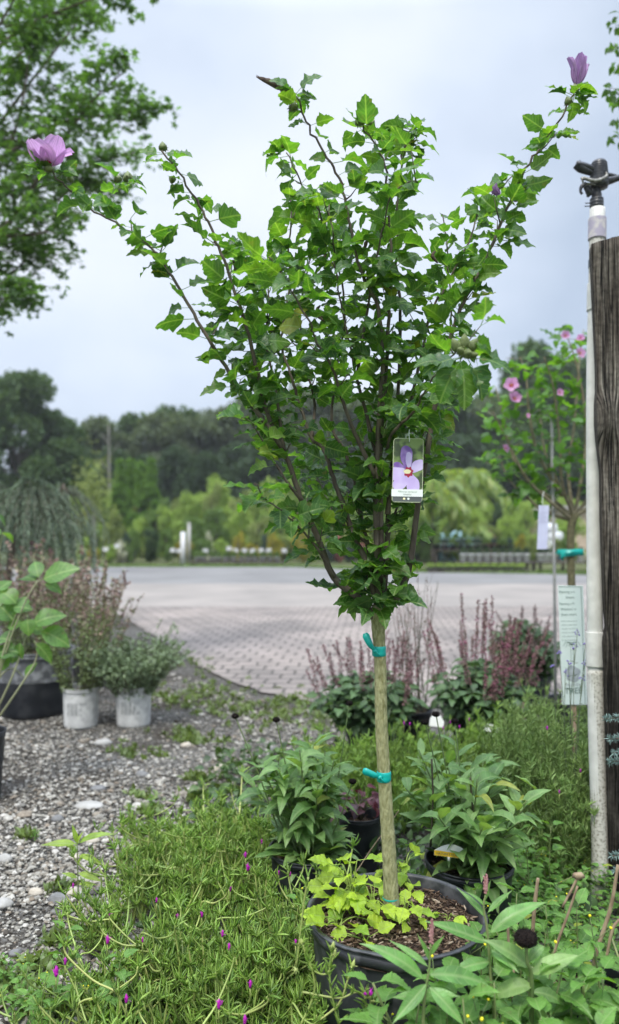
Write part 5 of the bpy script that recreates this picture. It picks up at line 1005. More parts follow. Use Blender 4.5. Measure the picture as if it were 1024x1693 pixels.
for k in range(26):
    x = rg.uniform(635, 735); t = W(x, rg.uniform(935, 1060), 4.9 + rg.uniform(-.15, .15)); b = c4 + A([rg.uniform(-.1, .1), rg.uniform(-.1, .1), .1]); pts = catmull([b, b * .55 + t * .45 + A([rg.normal() * .02, 0, 0]), t], 6); tube(ms, pts, [.0028, .0012], 4)
    for q in range(3): p = pts[rg.integers(6, len(pts))]; tube(ms, [p, p + A([rg.normal() * .05, rg.normal() * .05, rg.uniform(.05, .12)])], .001, 3)
    if k % 2: n = 30; u = rg.uniform(.5, 1, n); P = A([[np.interp(q, np.linspace(0, 1, len(pts)), pts[:, i]) for i in range(3)] for q in u]); inst(mf, 'tiny', P, rdir(rg, n), rdir(rg, n), .012, rg, wid=1.5)
ms.build('twigs', M_dkstem, root); mf.build('blossoms', M_spk2, root)
pot('nursery_pot', c4, .13, .22, M_black, 'black pot under the bare twiggy plant', chips=0)
# white curled label and pale pots peeping out between the salvias
for (x, y, w, h_, d, lab) in [(722, 1192, .075, .06, 4.0, 'curled white plastic label between the salvias behind the right lance-leaved plant'), (812, 1200, .085, .035, 3.9, 'long white plastic label lying tilted beneath the tall salvia')]:
    o = W(x - 12, y + 8, d); mb = MB(); slab(mb, [(0, 0), (w, 0), (w, h_ * .5), (w * .7, h_), (w * .2, h_), (0, h_ * .6)], o, nrm(A([1, .1, -.15])), nrm(A([.15, .2, 1])), .002); tag(mb.build('plant_label', M_lw, origin=o, smooth=False), lab, 'plant label')
pot('white_pot', GX(838, 3.95), .10, .20, M_pale, 'white pot partly hidden under the tall salvia', chips=0)

# ------------------------------------------------------------------ left-hand group on the gravel
rg = np.random.default_rng(91)
M_grn2 = leafm('small_grey_leaf', [(.12, .17, .06), (.16, .22, .085), (.20, .26, .11)], trans=.2, rough=.6); M_gau = leafm('dusky_pink_floret', [(.22, .13, .12), (.32, .22, .18), (.16, .10, .085), (.38, .33, .24), (.14, .17, .07), (.17, .20, .08)], trans=.25, rough=.7, tcol=(1.3, 1.1, 1.1))
M_cat = leafm('catmint_leaf', [(.14, .20, .105), (.19, .26, .14), (.24, .31, .18)], trans=.2, rough=.6, tcol=(1.4, 1.4, .7))
def letterpot(c, R, h, label):
    p = pot('white_pot', c, R, h, M_pale, label, chips=40, taper=.9)
    for k in range(7):   # rows of small grey print round the front
        z = h * (.64 - .045 * k)
        m = MB()
        for j in range(rg.integers(3, 6)):
            a0 = math.radians(-90 + (j - 2.3) * 14 + rg.uniform(-2, 2)); q = [A(c) + A([(R * (.90 + .07 * z / h) + .0022) * math.cos(a0 + t), (R * (.90 + .07 * z / h) + .0022) * math.sin(a0 + t), z]) for t in np.linspace(0, .16, 4)]; tube(m, q, .0013, 4)
        m.build('printed_line', M_ink, p)
    return p
w1 = G(134, 1200); w2 = G(221, 1198)
letterpot(w1, .125, .27, 'white pot with grey print under the tall wispy pink plant'); letterpot(w2, .125, .27, 'white pot with grey print under the grey-green catmint')
def wispy(c, R, h, nst, mleaf, mtop, label, rg, topfrac=.4, name='wispy_plant', leafs=.018, zb=.22, ntop=16, nl=34, lean=0, fsize=.014):
    root = empty(name, c, label, 'plant'); mb = MB(); ms = MB(); mf = MB()
    for k in range(nst):
        a = rg.uniform(0, 6.28); l = math.sqrt(rg.uniform()); t = A(c) + A([R * l * math.cos(a) + lean * h, R * l * math.sin(a) * .8, zb + (h - zb) * rg.uniform(.6, 1.03) * (1 - .25 * l)]); b = A(c) + A([R * .22 * math.cos(a), R * .22 * math.sin(a), zb - .03]); pts = catmull([b, b * .5 + t * .5 + A([rg.normal() * .02, rg.normal() * .02, .03]), t], 6); tube(ms, pts, [.0022, .001], 4)
        n = nl; u = rg.uniform(.05, 1 - topfrac * .6, n); P = A([[np.interp(q, np.linspace(0, 1, len(pts)), pts[:, i]) for i in range(3)] for q in u]); inst(mb, 'lance', P, rdir(rg, n, -.2, 1), rdir(rg, n, 0, 1), rg.uniform(.6, 1.3, n) * leafs * 1.6, rg, wid=1.3)
        if mtop is not None:
            n = ntop; u = 1 - topfrac * rg.uniform(0, 1, n) ** 1.4; P = A([[np.interp(q, np.linspace(0, 1, len(pts)), pts[:, i]) for i in range(3)] for q in u]) + rg.normal(size=(n, 3)) * .008; inst(mf, 'tiny', P, rdir(rg, n), rdir(rg, n), rg.uniform(.6, 1.4, n) * fsize, rg, wid=2.4)
    mb.build('leaves', mleaf, root); ms.build('stems', M_dkstem, root)
    if mf.n: mf.build('blossoms', mtop, root)
    return root
wispy(w1, .42, 1.22, 74, M_grn2, M_gau, 'tall wispy plant with dusky pink florets in the left white pot', rg, ntop=26, topfrac=.45)
wispy(w2, .42, .66, 150, M_cat, None, 'grey-green catmint spilling over the right white pot', rg, leafs=.02, topfrac=0, nl=44)
c = wispy(w2 + A([.05, .02, 0]), .10, .88, 10, M_cat, None, 'upright grey-green spire standing out of the catmint', rg, leafs=.018, topfrac=0, lean=.22, name='catmint_spire')
bpot = G(38, 1190) + A([0, .22, 0]); pot('tub', bpot, .285, .47, M_black, 'wide black tub with a scuffed pale rim standing behind the white pots', chips=300, rim=mat('pale_scuffed_rim', (.10, .105, .11), .4, .5, col2=(.30, .31, .32), nscale=18, lo=.45, hi=.65), taper=.86)
M_hpink = leafm('coral_pink_flower', [(.36, .20, .19), (.50, .36, .32), (.22, .12, .12), (.14, .12, .08)], trans=.3, tcol=(1.3, 1.1, 1.1))
wispy(bpot, .48, 1.30, 60, M_grn2, M_gau, 'airy pink-flowered plant growing in the wide black tub', rg, ntop=34, topfrac=.42, zb=.44, fsize=.02)
wispy(GX(60, 7.2), .55, 1.25, 60, M_grn2, M_hpink, 'mass of coral pink flowers behind the black tub', rg, ntop=34, topfrac=.5, fsize=.026)
pot('nursery_pot', GX(60, 7.2), .2, .3, M_black, 'black pot behind the wide tub under the coral pink flowers', chips=0)
wispy(GX(150, 6.6), .42, 1.22, 50, M_grn2, M_gau, 'loose dusky pink plant between the tub and the plaza', rg, ntop=40, topfrac=.55, fsize=.022)
pot('nursery_pot', GX(150, 6.6), .15, .26, M_black, 'black pot under the loose dusky pink plant by the plaza', chips=0)
# big-leaved plant at the left edge
DE = 3.9; ce = A([(-28 - CX) / F * DE, DE, 0]); pot('nursery_pot', ce, .118, W(0, 1208, DE)[2], M_black, 'black pot cut off by the left edge, under the big-leaved plant', chips=60)
M_big = leafm('broad_leaf', [(.06, .15, .035), (.09, .20, .045), (.13, .26, .06)], under=(.16, .24, .11), trans=.4, rough=.4, vein=.5, tcol=(2.0, 1.9, .5), spots=.6)
root = empty('broad_leaved_plant', ce, 'broad-leaved plant with smooth oval leaves in the pot at the left edge', 'plant'); mb = MB(); ms = MB(); T['oval'] = [leaf_tpl(lance(.30, 8, .8), .25, c, .06, s, .12, .012) for s, c in enumerate((.4, .9))]
base = ce + A([0, 0, .28])
for tr in [[(-10, 1190), (20, 1120), (45, 1050), (70, 1030)], [(-20, 1190), (0, 1100), (18, 1040), (30, 1010)], [(-10, 1180), (30, 1140), (60, 1090), (58, 1060)], [(-20, 1180), (-25, 1050), (-10, 960), (5, 880)], [(-20, 1180), (10, 1080), (40, 1000), (62, 960)], [(-15, 1190), (-5, 1130), (20, 1105), (40, 1120)]]:
    pts = catmull([base] + [W(x, y, DE + rg.uniform(-.05, .05)) for x, y in tr[1:]], 6); tube(ms, pts, [.006, .003], 6)
for (x0, y0, x1, y1, w) in [(62, 1042, 108, 1056, .8), (50, 1035, 92, 1010, .8), (30, 1010, 38, 985, 1), (25, 1030, 5, 1000, 1), (35, 1060, 30, 1085, 1.1), (20, 1060, -10, 1050, 1.1), (62, 962, 32, 945, .9), (65, 958, 60, 930, .8), (66, 960, 110, 940, .8), (70, 965, 100, 972, .7), (5, 882, -20, 890, 1), (0, 880, 20, 886, .8), (-5, 850, 10, 868, .8), (20, 1100, 22, 1075, .9), (40, 1120, 55, 1100, .6), (10, 1040, 30, 1030, 1), (-5, 1080, 25, 1070, 1.1), (45, 1020, 50, 1045, 1), (20, 1005, 45, 1000, 1), (0, 1010, -15, 985, 1), (-10, 980, 12, 960, .9), (10, 1060, 0, 1100, 1), (55, 1060, 85, 1085, .6), (30, 1000, 10, 975, 1), (38, 1030, 70, 1042, .9)]:
    a, b = W(x0, y0, DE), W(x1, y1, DE - .05 * rg.uniform(-1, 1)); l = np.linalg.norm(b - a) * 1.15; inst(mb, 'oval', [a], nrm(b - a + A([0, rg.uniform(-.03, .03), 0])), nrm(A([rg.normal() * .2, -.75, .8])), max(l, .085) * 1.0, rg, wid=w * 1.45)
mb.build('leaves', M_big, root); ms.build('stems', mat('pale_stem', (.26, .27, .15), .6, .4), root)
mb = MB(); p = W(38, 995, 4.4)
for k in range(5): a = k * 1.25; inst(mb, 'petal', [p], nrm(A([math.cos(a), -.4, math.sin(a)])), nrm(A([0, -1, .1])), .024, rg, wid=1.2)
tag(mb.build('red_flower', mat('coral_red_petal', (.75, .10, .06), .6), root), 'single small coral red flower')
root = None

# weeping conifer on the left
M_wp = leafm('weeping_conifer_needles', [(.11, .16, .11), (.16, .22, .15), (.23, .29, .21), (.08, .12, .09)], trans=.1, rough=.6, spec=.3)
def weeping(c, h, R, ns, label, rg, nd=15, off=0):
    root = empty('weeping_conifer', c, label, 'tree', 'weeping blue-grey conifers on the left'); ms = MB(); mb = MB(); c = A(c) + A([off, 0, 0]); top = A(c) + A([0, 0, h]); tube(ms, catmull([A(c) - A([off, 0, 0]), A(c) + A([.02 - off * .9, 0, h * .6]), top], 5), [.035, .028, .015], 8)
    PP, DD, SS = [], [], []
    for k in range(ns):
        a = rg.uniform(0, 6.28); rr = R * math.sqrt(rg.uniform(.02, 1)); zt_ = h * (1 - .18 * (rr / R) ** 2) - rg.uniform(0, .12); L0 = rg.uniform(.35, .75)
        p = A([rr * math.cos(a), rr * math.sin(a), 0]); m = A(c) + p + A([0, 0, zt_]); e = m + A([math.cos(a) * .13, math.sin(a) * .13, -L0 * .45]); e2 = e + A([math.cos(a) * .02 + rg.normal() * .03, rg.normal() * .03, -L0 * .55]); pts = catmull([top - A([0, 0, .1]), (top + m) / 2 + A([0, 0, .02]), m, e, e2], 6); tube(ms, pts[::2], [.006, .002], 4)
        for q in range(6, len(pts)):
            for j in range(nd): PP.append(pts[q] + (pts[q - 1] - pts[q]) * rg.uniform()); t = nrm(pts[q] - pts[q - 1]); d = rdir(rg, 1)[0]; DD.append(nrm(d - t * (d @ t) + t * 1.1)); SS.append(rg.uniform(.03, .05))
    inst(mb, 'needle', PP, A(DD), rdir(rg, len(PP)), A(SS), rg, wid=3); mb.build('needles', M_wp, root); ms.build('trunk', M_twig, root)
weeping(GX(10, 7.0), W(0, 796, 7.0)[2], .46, 95, 'weeping blue-grey conifer at the left edge, hanging over the pink flowers', rg, 16, .22)
weeping(GX(105, 10.5), W(0, 800, 10.5)[2], .48, 60, 'second weeping conifer behind the first, more blurred', rg, 11)
weeping(GX(-45, 10), W(0, 782, 10)[2], .6, 50, 'weeping conifer furthest left, only its arching top showing', rg, 11)

# ------------------------------------------------------------------ maple overhead at the upper left
M_map = leafm('maple_leaf', [(.045, .095, .035), (.065, .14, .04), (.09, .19, .05), (.055, .11, .05)], under=(.09, .14, .075), trans=.45, rough=.5, tcol=(2.1, 2.1, .6))
rg = np.random.default_rng(101); DM = 6.6; mc = A([(-150 - CX) / F * DM, DM, 0]); root = empty('maple_tree', mc, 'maple tree at the upper left, its trunk outside the frame', 'tree')
mt = MB(); mtop = W(-150, 560, DM); tube(mt, catmull([mc, mc + A([.03, 0, 1.2]), mtop, W(-140, 200, DM), W(-120, -200, DM)], 6), [.10, .08, .06, .04, .02], 12); mt.build('trunk', M_twig, root)
PP, DD, NN, SS = [], [], [], []
LIMB = [([(-150, 520), (-40, 430), (40, 370), (110, 320), (165, 270), (215, 255)], .5), ([(-150, 450), (0, 380), (60, 300), (95, 250), (150, 170), (215, 110)], -.4), ([(-140, 400), (-40, 260), (40, 150), (110, 60), (170, -20)], .3), ([(-140, 300), (-60, 150), (0, 40), (60, -60)], -.5), ([(-150, 540), (-60, 500), (0, 470), (45, 430), (80, 425)], .2),
        ([(-140, 350), (20, 250), (110, 200), (190, 190), (245, 180)], .0), ([(-150, 480), (-30, 400), (70, 385), (110, 360)], -.3), ([(-140, 250), (0, 120), (90, 30), (150, -80)], .6), ([(-140, 200), (20, 60), (120, 10), (215, -20)], -.2), ([(-150, 560), (-90, 520), (-30, 500), (20, 490), (40, 478)], -.3), ([(-140, 380), (-20, 330), (60, 310), (140, 300), (200, 320)], .5), ([(-150, 500), (-60, 400), (-10, 300), (30, 200), (50, 80), (60, -40)], .0)]
for tr, dz in LIMB:
    n = len(tr); pts = catmull([W(x, y, DM + dz * i / (n - 1) * 1.6) for i, (x, y) in enumerate(tr)], 8); mb = MB(); tube(mb, pts, [.028, .012, .004], 7); m_ = len(pts)
    for q in range(int(m_ * .22), m_, 1):
        for rep in range(1 + (q % 3 > 0)):
            a = nrm(rdir(rg, 1, -.35, .45)[0] + .5 * nrm(pts[min(q + 1, m_ - 1)] - pts[q - 1])); l = rg.uniform(.18, .62) * (1 - .45 * q / m_); tw = catmull([pts[q], pts[q] + a * l * .5 + A([0, 0, .03]), pts[q] + a * l + A([0, 0, -.05])], 5); tube(mb, tw, [.004, .0015], 4)
            for w_ in tw[3:]:
                for j in range(rg.integers(1, 4)): d = nrm(rdir(rg, 1, -.7, .2)[0] + a * .3); PP.append(w_ + rg.normal(size=3) * .03); DD.append(d); NN.append(nrm(A([0, 0, 1.]) + .45 * rg.normal(size=3))); SS.append(rg.uniform(.05, .09))
    mb.build('branch', M_twig, root)
print('maple leaves', len(PP)); mb = MB(); inst(mb, 'star', PP, A(DD), A(NN), A(SS), rg); mb.build('crown', M_map, root)
# tree outside the right edge
rg = np.random.default_rng(103); DR = 4.2; mc = A([(1120 - CX) / F * DR, DR, 0]); root = empty('slender_tree', mc, 'tree just outside the right edge with drooping small leaves at the top corner', 'tree'); mt = MB(); tube(mt, catmull([mc, W(1120, 500, DR), W(1100, -60, DR)], 6), [.03, .02, .008], 8); PP, DD = [], []
for (x, y) in [(1016, 40), (1012, 75), (1020, 110), (1008, 145), (1012, 165), (1018, 200), (1015, 225), (1030, 20), (1035, 90), (1040, 160), (1045, 250), (1050, 320), (1080, 60)]:
    a = W(1110, y + 60, DR); b = W(x, y, DR + rg.uniform(-.2, .2)); pts = catmull([a, (a + b) / 2 + A([0, 0, .05]), b], 6); tube(mt, pts, [.004, .0015], 4)
    for p in pts[5:]:
        for q in range(4): PP.append(p + rg.normal(size=3) * .012); DD.append(nrm(A([rg.normal() * .6 - .3, rg.normal() * .6, rg.uniform(-.9, .3)])))
mb = MB(); inst(mb, 'ovate', PP, A(DD), rdir(rg, len(PP), .2, 1), rg.uniform(.035, .055, len(PP)), rg); mb.build('crown', M_map, root); mt.build('trunk', M_twig, root)

# ------------------------------------------------------------------ second hibiscus standard on the right
rg = np.random.default_rng(111); D2 = 4.9; c = GX(946, D2); root = empty('hibiscus_tree', c, 'second young hibiscus tree with bright pink flowers, behind the white pipe on the right', 'tree'); M_pink = leafm('bright_pink_petal', [(.62, .30, .54), (.72, .42, .64)], trans=.4, tcol=(1.2, 1.1, 1.2)); M_hib2 = leafm('second_hibiscus_leaf', [(.045, .12, .025), (.07, .17, .03), (.10, .23, .035)], trans=.45, rough=.45, tcol=(2.2, 2.1, .5))
mb = MB(); tube(mb, catmull([c + A([0, 0, .2]), W(945, 960, D2), W(944, 880, D2), W(950, 850, D2)], 6), [.026, .024, .028], 12); mb.build('trunk', mat('olive_bark', (.09, .085, .045), .85, .2, col2=(.17, .155, .085), nscale=50, bump=.5), root)
PP, DD, NN, SS = [], [], [], []; M_ltw = mat('tan_branch', (.16, .14, .085), .8, .2, col2=(.26, .23, .15), nscale=40)
for tr, dz in [([(950, 862), (905, 825), (870, 790), (845, 740), (815, 680)], -.2), ([(950, 862), (920, 830), (880, 800), (850, 760), (835, 700), (820, 640)], .2), ([(950, 855), (960, 800), (968, 740), (965, 660), (950, 590), (935, 550)], 0), ([(950, 855), (930, 800), (925, 720), (915, 640), (900, 590)], -.3), ([(950, 855), (985, 800), (1000, 720), (1010, 640), (1030, 560)], .2), ([(950, 862), (900, 845), (870, 820), (840, 790), (825, 750)], .3), ([(948, 850), (940, 780), (950, 700), (958, 600), (965, 545)], .35), ([(950, 855), (1010, 810), (1050, 740), (1070, 640)], -.1), ([(930, 820), (890, 750), (875, 680), (870, 620), (860, 590)], 0), ([(940, 830), (905, 760), (895, 700), (890, 640)], .4)]:
    n = len(tr); pts = catmull([W(x, y, D2 + dz * i / (n - 1)) for i, (x, y) in enumerate(tr)], 7); mb = MB(); tube(mb, pts, [.013, .008, .003], 7); m_ = len(pts)
    for q in range(int(m_ * .3), m_):
        for j in range(rg.integers(1, 4)): a = nrm(rdir(rg, 1, -.4, .6)[0]); l = rg.uniform(0, .13); p = pts[q] + a * l; PP.append(p); DD.append(nrm(a + rdir(rg, 1)[0] * .5)); NN.append(nrm(A([0, -.2, 1.]) + .5 * rg.normal(size=3))); SS.append(rg.uniform(.06, .095)); 
        if q % 3 == 0: tube(mb, [pts[q], pts[q] + a * .13], .0018, 4)
    mb.build('branch', M_ltw, root)
mb = MB(); inst(mb, 'hib', PP, A(DD), A(NN), A(SS), rg); mb.build('foliage', M_hib2, root)
for (x, y, s) in [(846, 638, .055), (850, 660, .05), (925, 650, .03), (835, 742, .03), (935, 556, .035), (958, 585, .04), (872, 688, .02), (960, 560, .03)]:
    hib_flower(root, W(x, y, D2 - .25), A([rg.normal() * .3, -1, .3]), s, 1.3, M_pink)
pot('nursery_pot', c, .17, .28, M_black, 'black pot under the second hibiscus tree behind the sign', chips=0)
mb = MB(); tube(mb, [GX(917, D2), W(917, 950, D2), W(912, 690, D2)], .010, 8); tag(mb.build('support_stake', mat('grey_stake', (.26, .27, .26), .7, .2, col2=(.35, .35, .33), nscale=30), origin=GX(917, D2)), 'thin grey stake standing beside the second hibiscus tree', 'stake')
mb = MB(); q = W(945, 914, D2); tube(mb, catmull([W(953, 911, D2 - .03), W(940, 914, D2 - .04), W(926, 916, D2 - .02), W(918, 914, D2 - .02)], 4), .003, 5); z_ = W(0, 914, D2)[2]
xa, xb = W(918, 0, D2)[0], W(955, 0, D2)[0]; slab(mb, [(0, 0), (xb - xa, .006), (xb - xa, -.034), (.02, -.045), (.012, -.075), (.0, -.05)], A([xa, D2 - .032, z_ + .02]), A([1., 0, 0]), A([0, 0, 1.]), .002); slab(mb, [(0, 0), (xb - xa, .006), (xb - xa, -.034), (0, -.035)], A([xa, D2 + .035, z_ + .02]), A([1., 0, 0]), A([0, 0, 1.]), .002)
tag(mb.build('tree_tie', M_tie, origin=q), 'green tape tying the second hibiscus tree to its grey stake', 'tree tie')
o = W(888, 908, 4.6); tg = empty('hanging_tag', o, 'long pale lilac paper tag hanging from the second hibiscus tree', 'tag'); ux = nrm(W(905, 908, 4.6) - o); uy = nrm(W(891, 836, 4.6) - o); mb = MB(); slab(mb, rrect(0, 0, .061, .262, .003), o, ux, uy, .0006); mb.build('paper', mat('lilac_paper', (.52, .53, .70), .6, .3, col2=(.58, .60, .76), nscale=9), tg, smooth=False)
mb = MB(); tube(mb, catmull([W(898, 838, 4.59), W(897, 822, 4.6), W(900, 812, 4.62)], 4), .0015, 5); mb.build('string', M_white, tg); mb = MB(); nn_ = np.cross(ux, uy)
for k in range(5): slab(mb, [(.008, .16 + k * .014), (.05 - (k % 2) * .012, .16 + k * .014), (.05 - (k % 2) * .012, .163 + k * .014), (.008, .163 + k * .014)], o + nn_ * .0008, ux, uy, .0003)
mb.build('printed_line', mat('faint_print', (.36, .37, .50), .6), tg, smooth=False)

# ------------------------------------------------------------------ far side of the road: nursery beds and benches
rg = np.random.default_rng(121)
tag(MB().add([(-40, 20.2, .0), (60, 20.2, .0), (60, 46, .0), (-40, 46, .0)], [(0, 1, 2, 3)]).build('nursery_ground', mat('nursery_ground', (.05, .065, .025), 1, .1, col2=(.12, .13, .06), nscale=.8, ndetail=8)), kind='structure')
mb = MB(); n = 13000; gx_ = rg.uniform(-12, 12, n); P = np.stack([gx_, np.interp(gx_, [-.5, 3, 7.1, 9.5, 12], [yend, 24.2, 23.2, 22.3, 22.2]) + .1 + 1.2 * rg.uniform(0, 1, n) ** 1.5, np.zeros(n)], 1); M_gr = leafm('verge_grass', [(.08, .15, .03), (.13, .21, .04)], trans=.2); inst(mb, 'blade', P, rdir(rg, n, 1, 4), rdir(rg, n), rg.uniform(.04, .11, n), rg, wid=2.5); tag(mb.build('grass', M_gr), 'rough strip of grass along the far edge of the road', 'grass', kind='stuff')
def far_mat(n, cs, t=.2): return leafm(n, cs, trans=t, rough=.7, spec=.2)
FM = {'lime': far_mat('far_lime', [(.17, .27, .06), (.25, .36, .08), (.32, .42, .11)]), 'mid': far_mat('far_mid', [(.08, .14, .04), (.12, .20, .055), (.16, .24, .07)]), 'dark': far_mat('far_dark', [(.03, .055, .027), (.045, .08, .036), (.06, .10, .045)]), 'forest': far_mat('far_forest', [(.04, .08, .03), (.065, .115, .04), (.095, .15, .055)]), 'forest2': far_mat('far_forest_grey', [(.07, .10, .055), (.10, .135, .07), (.13, .17, .09)]),
      'blue': far_mat('far_blue', [(.05, .08, .07), (.08, .12, .10)]), 'pink': far_mat('far_pink', [(.35, .12, .15), (.20, .07, .07), (.50, .28, .25)]), 'olive': far_mat('far_olive', [(.14, .19, .06), (.20, .26, .08), (.26, .30, .11)]), 'cedar': far_mat('far_cedar', [(.08, .17, .03), (.12, .23, .04), (.17, .29, .06)]), 'white': far_mat('far_white_bloom', [(.7, .7, .66), (.5, .5, .45), (.12, .18, .06)]), 'gold': far_mat('far_gold', [(.38, .30, .05), (.22, .26, .05)])}
M_ftr = mat('far_trunk', (.12, .105, .085), .9, .2, col2=(.2, .18, .15), nscale=6)
def crown(mb, R, H0, H1, n, s, rg, shape='round', lumps=26):
    # leaf sprays gathered in lumps so the outline is ragged and sky shows between
    zz = rg.uniform(0, 1, lumps); a = rg.uniform(0, 6.28, lumps)
    prof = {'round': lambda u: np.sqrt(np.maximum(.05, 1 - (2 * u - 1) ** 2)), 'column': lambda u: np.clip(1.08 - u ** 1.7, .1, 1) * np.clip(u * 6 + .5, 0, 1), 'cone': lambda u: np.clip(1.05 - u, .08, 1), 'dome': lambda u: np.sqrt(np.maximum(.06, 1 - u ** 2))}[shape]
    rr = R * prof(zz) * np.sqrt(rg.uniform(.15, 1, lumps)) * .78; cz = H0 + (H1 - H0) * zz; cs = np.stack([rr * np.cos(a), rr * np.sin(a), cz], 1)
    k = rg.integers(0, lumps, n); lr = R * rg.uniform(.22, .42, lumps) * (1 if shape != 'column' else .8); D = rdir(rg, n); rad = rg.uniform(.45, 1, n) ** .6
    P = cs[k] + D * (lr[k] * rad)[:, None] * A([1, 1, .8 if shape != 'column' else 1.6]); P[:, 2] = np.maximum(P[:, 2], .02)
    inst(mb, 'clump', P, nrm(D + rg.normal(size=(n, 3)) * .5), nrm(A([0, 0, .6]) + D + .5 * rg.normal(size=(n, 3))), s * rg.uniform(.7, 1.3, n), rg); return cs
def far_tree(kind, R, Hh, h0, m, seed, n, s, label, shape='round', lumps=26, group='trees of the woodland edge', name='woodland_tree', cat='tree'):
    rg = np.random.default_rng(seed); root = empty(name, (0, 0, 0), label, cat, group); mb = MB(); cs = crown(mb, R, h0, Hh - R * .15, n, s, rg, shape, lumps); mb.build('crown', m, root)
    ms = MB(); tube(ms, [(0, 0, -.05), (.05, 0, Hh * .4), (0, .05, Hh * .8)], [R * .07 + .02, R * .05 + .01, R * .015], 7)
    for c_ in cs[:10]: tube(ms, [(0, 0, max(.1, min(c_[2] * .6, Hh * .6))), c_ * A([.5, .5, 1]) * .9, c_], [R * .025, R * .01], 4)
    ms.build('trunk', M_ftr, root); return root
g1 = 'broad woodland tree among others of its kind along the far treeline'; g2 = 'greyish woodland tree with a looser crown along the far treeline'; g3 = 'dark woodland tree filling the shade of the far treeline'
W1 = far_tree('a', 3.1, 9.5, 2.0, FM['forest'], 201, 5200, .62, g1); W2 = far_tree('b', 2.6, 9.0, 1.2, FM['forest2'], 202, 4200, .55, g2, lumps=34); W3 = far_tree('c', 3.2, 7.5, .2, FM['dark'], 203, 5200, .65, g3, shape='dome', lumps=30)
def place(o, first, px, d, s, rz, lab=None, sz=None):
    loc = ((px - CX) / F * d, d, 0); s3 = (s, s, sz or s)
    if first: o.location = loc; o.rotation_euler = (0, 0, rz); o.scale = s3; return o
    return copy_tree(o, loc, rz, s3, lab)
fst = {1: 1, 2: 1, 3: 1}
for (k, px, top, d) in [(2, 175, 690, 58), (1, 225, 690, 60), (2, 262, 680, 58), (1, 285, 678, 62), (2, 320, 690, 58), (1, 350, 700, 62), (2, 372, 675, 60), (2, 410, 660, 60), (1, 445, 655, 62), (2, 490, 640, 60), (1, 530, 650, 62), (2, 580, 660, 60), (1, 640, 650, 62), (1, 700, 660, 60), (1, 748, 655, 58), (2, 800, 665, 60), (1, 830, 655, 62), (1, 878, 575, 64), (1, 925, 600, 62), (1, 985, 610, 62), (1, 1050, 600, 62), (2, 140, 705, 62), (1, 100, 700, 60),
                        (3, 130, 745, 52), (3, 190, 750, 52), (3, 245, 760, 54), (3, 300, 745, 52), (3, 350, 755, 52), (3, 400, 740, 54), (3, 450, 735, 52), (3, 505, 745, 52), (3, 560, 740, 54), (3, 620, 735, 52), (3, 680, 730, 52), (3, 740, 725, 54), (3, 800, 725, 52), (3, 860, 730, 52), (3, 920, 720, 54), (3, 980, 720, 52), (3, 1060, 720, 52), (3, -60, 760, 52), (3, -10, 770, 52), (3, 50, 760, 54)]:
    o = {1: W1, 2: W2, 3: W3}[k]; hh = 1.35 + (875 - top) / F * d; s = hh / {1: 9.5, 2: 9.0, 3: 7.5}[k]; place(o, fst[k], px, d, s * rg.uniform(.9, 1.1), rg.uniform(0, 6.28), sz=s); fst[k] = 0
# the large tree at the left
BL = far_tree('l', 4.0, 10.6, 2.2, FM['forest'], 210, 9000, .55, 'largest and darkest tree rising at the left end of the far treeline', lumps=40, group=None); BL.location = ((32 - CX) / F * 46, 46, 0)
B2 = far_tree('l2', 2.6, 7.8, .6, FM['forest'], 211, 5000, .5, 'shorter tree leaning against the right side of the largest left-hand tree', lumps=30, group=None); B2.location = ((100 - CX) / F * 48, 48, 0)
B3 = far_tree('l3', 3.2, 9.6, 1.0, FM['forest'], 212, 5000, .5, 'tree cut off by the left edge behind the weeping conifers', lumps=30, group=None); B3.location = ((-50 - CX) / F * 47, 47, 0)
# bare pale trunk standing in the treeline
mb = MB(); tube(mb, catmull([GX(182, 49), GX(181, 49, 4), GX(179, 49, 8)], 4), [.12, .09, .03], 7); [tube(mb, [GX(181, 49, z), GX(181, 49, z) + A([dx, 0, .8])], [.04, .015], 5) for z, dx in ((4, .8), (5, -.7), (6, .6), (6.6, -.5))]; tag(mb.build('dead_tree', mat('pale_dead_wood', (.24, .23, .20), .9), origin=GX(182, 49)), 'pale bare trunk standing in front of the far woodland, left of centre', 'tree')
# arborvitae group
AR = far_tree('ar', .56, 4.75, .1, FM['cedar'], 220, 5200, .20, 'leftmost column of the dark green arborvitae group', shape='column', lumps=60, group='columnar arborvitae standing close together', name='arborvitae', cat='conifer'); AR.location = ((198 - CX) / F * 38, 38, 0)
for px, s, lab in ((215, 1.0, 'second column of the dark green arborvitae group'), (232, .97, 'third column of the dark green arborvitae group'), (250, 1.0, 'rightmost column of the dark green arborvitae group'), ): place(AR, 0, px, 38 + rg.uniform(-.4, .4), s, rg.uniform(0, 6), lab)
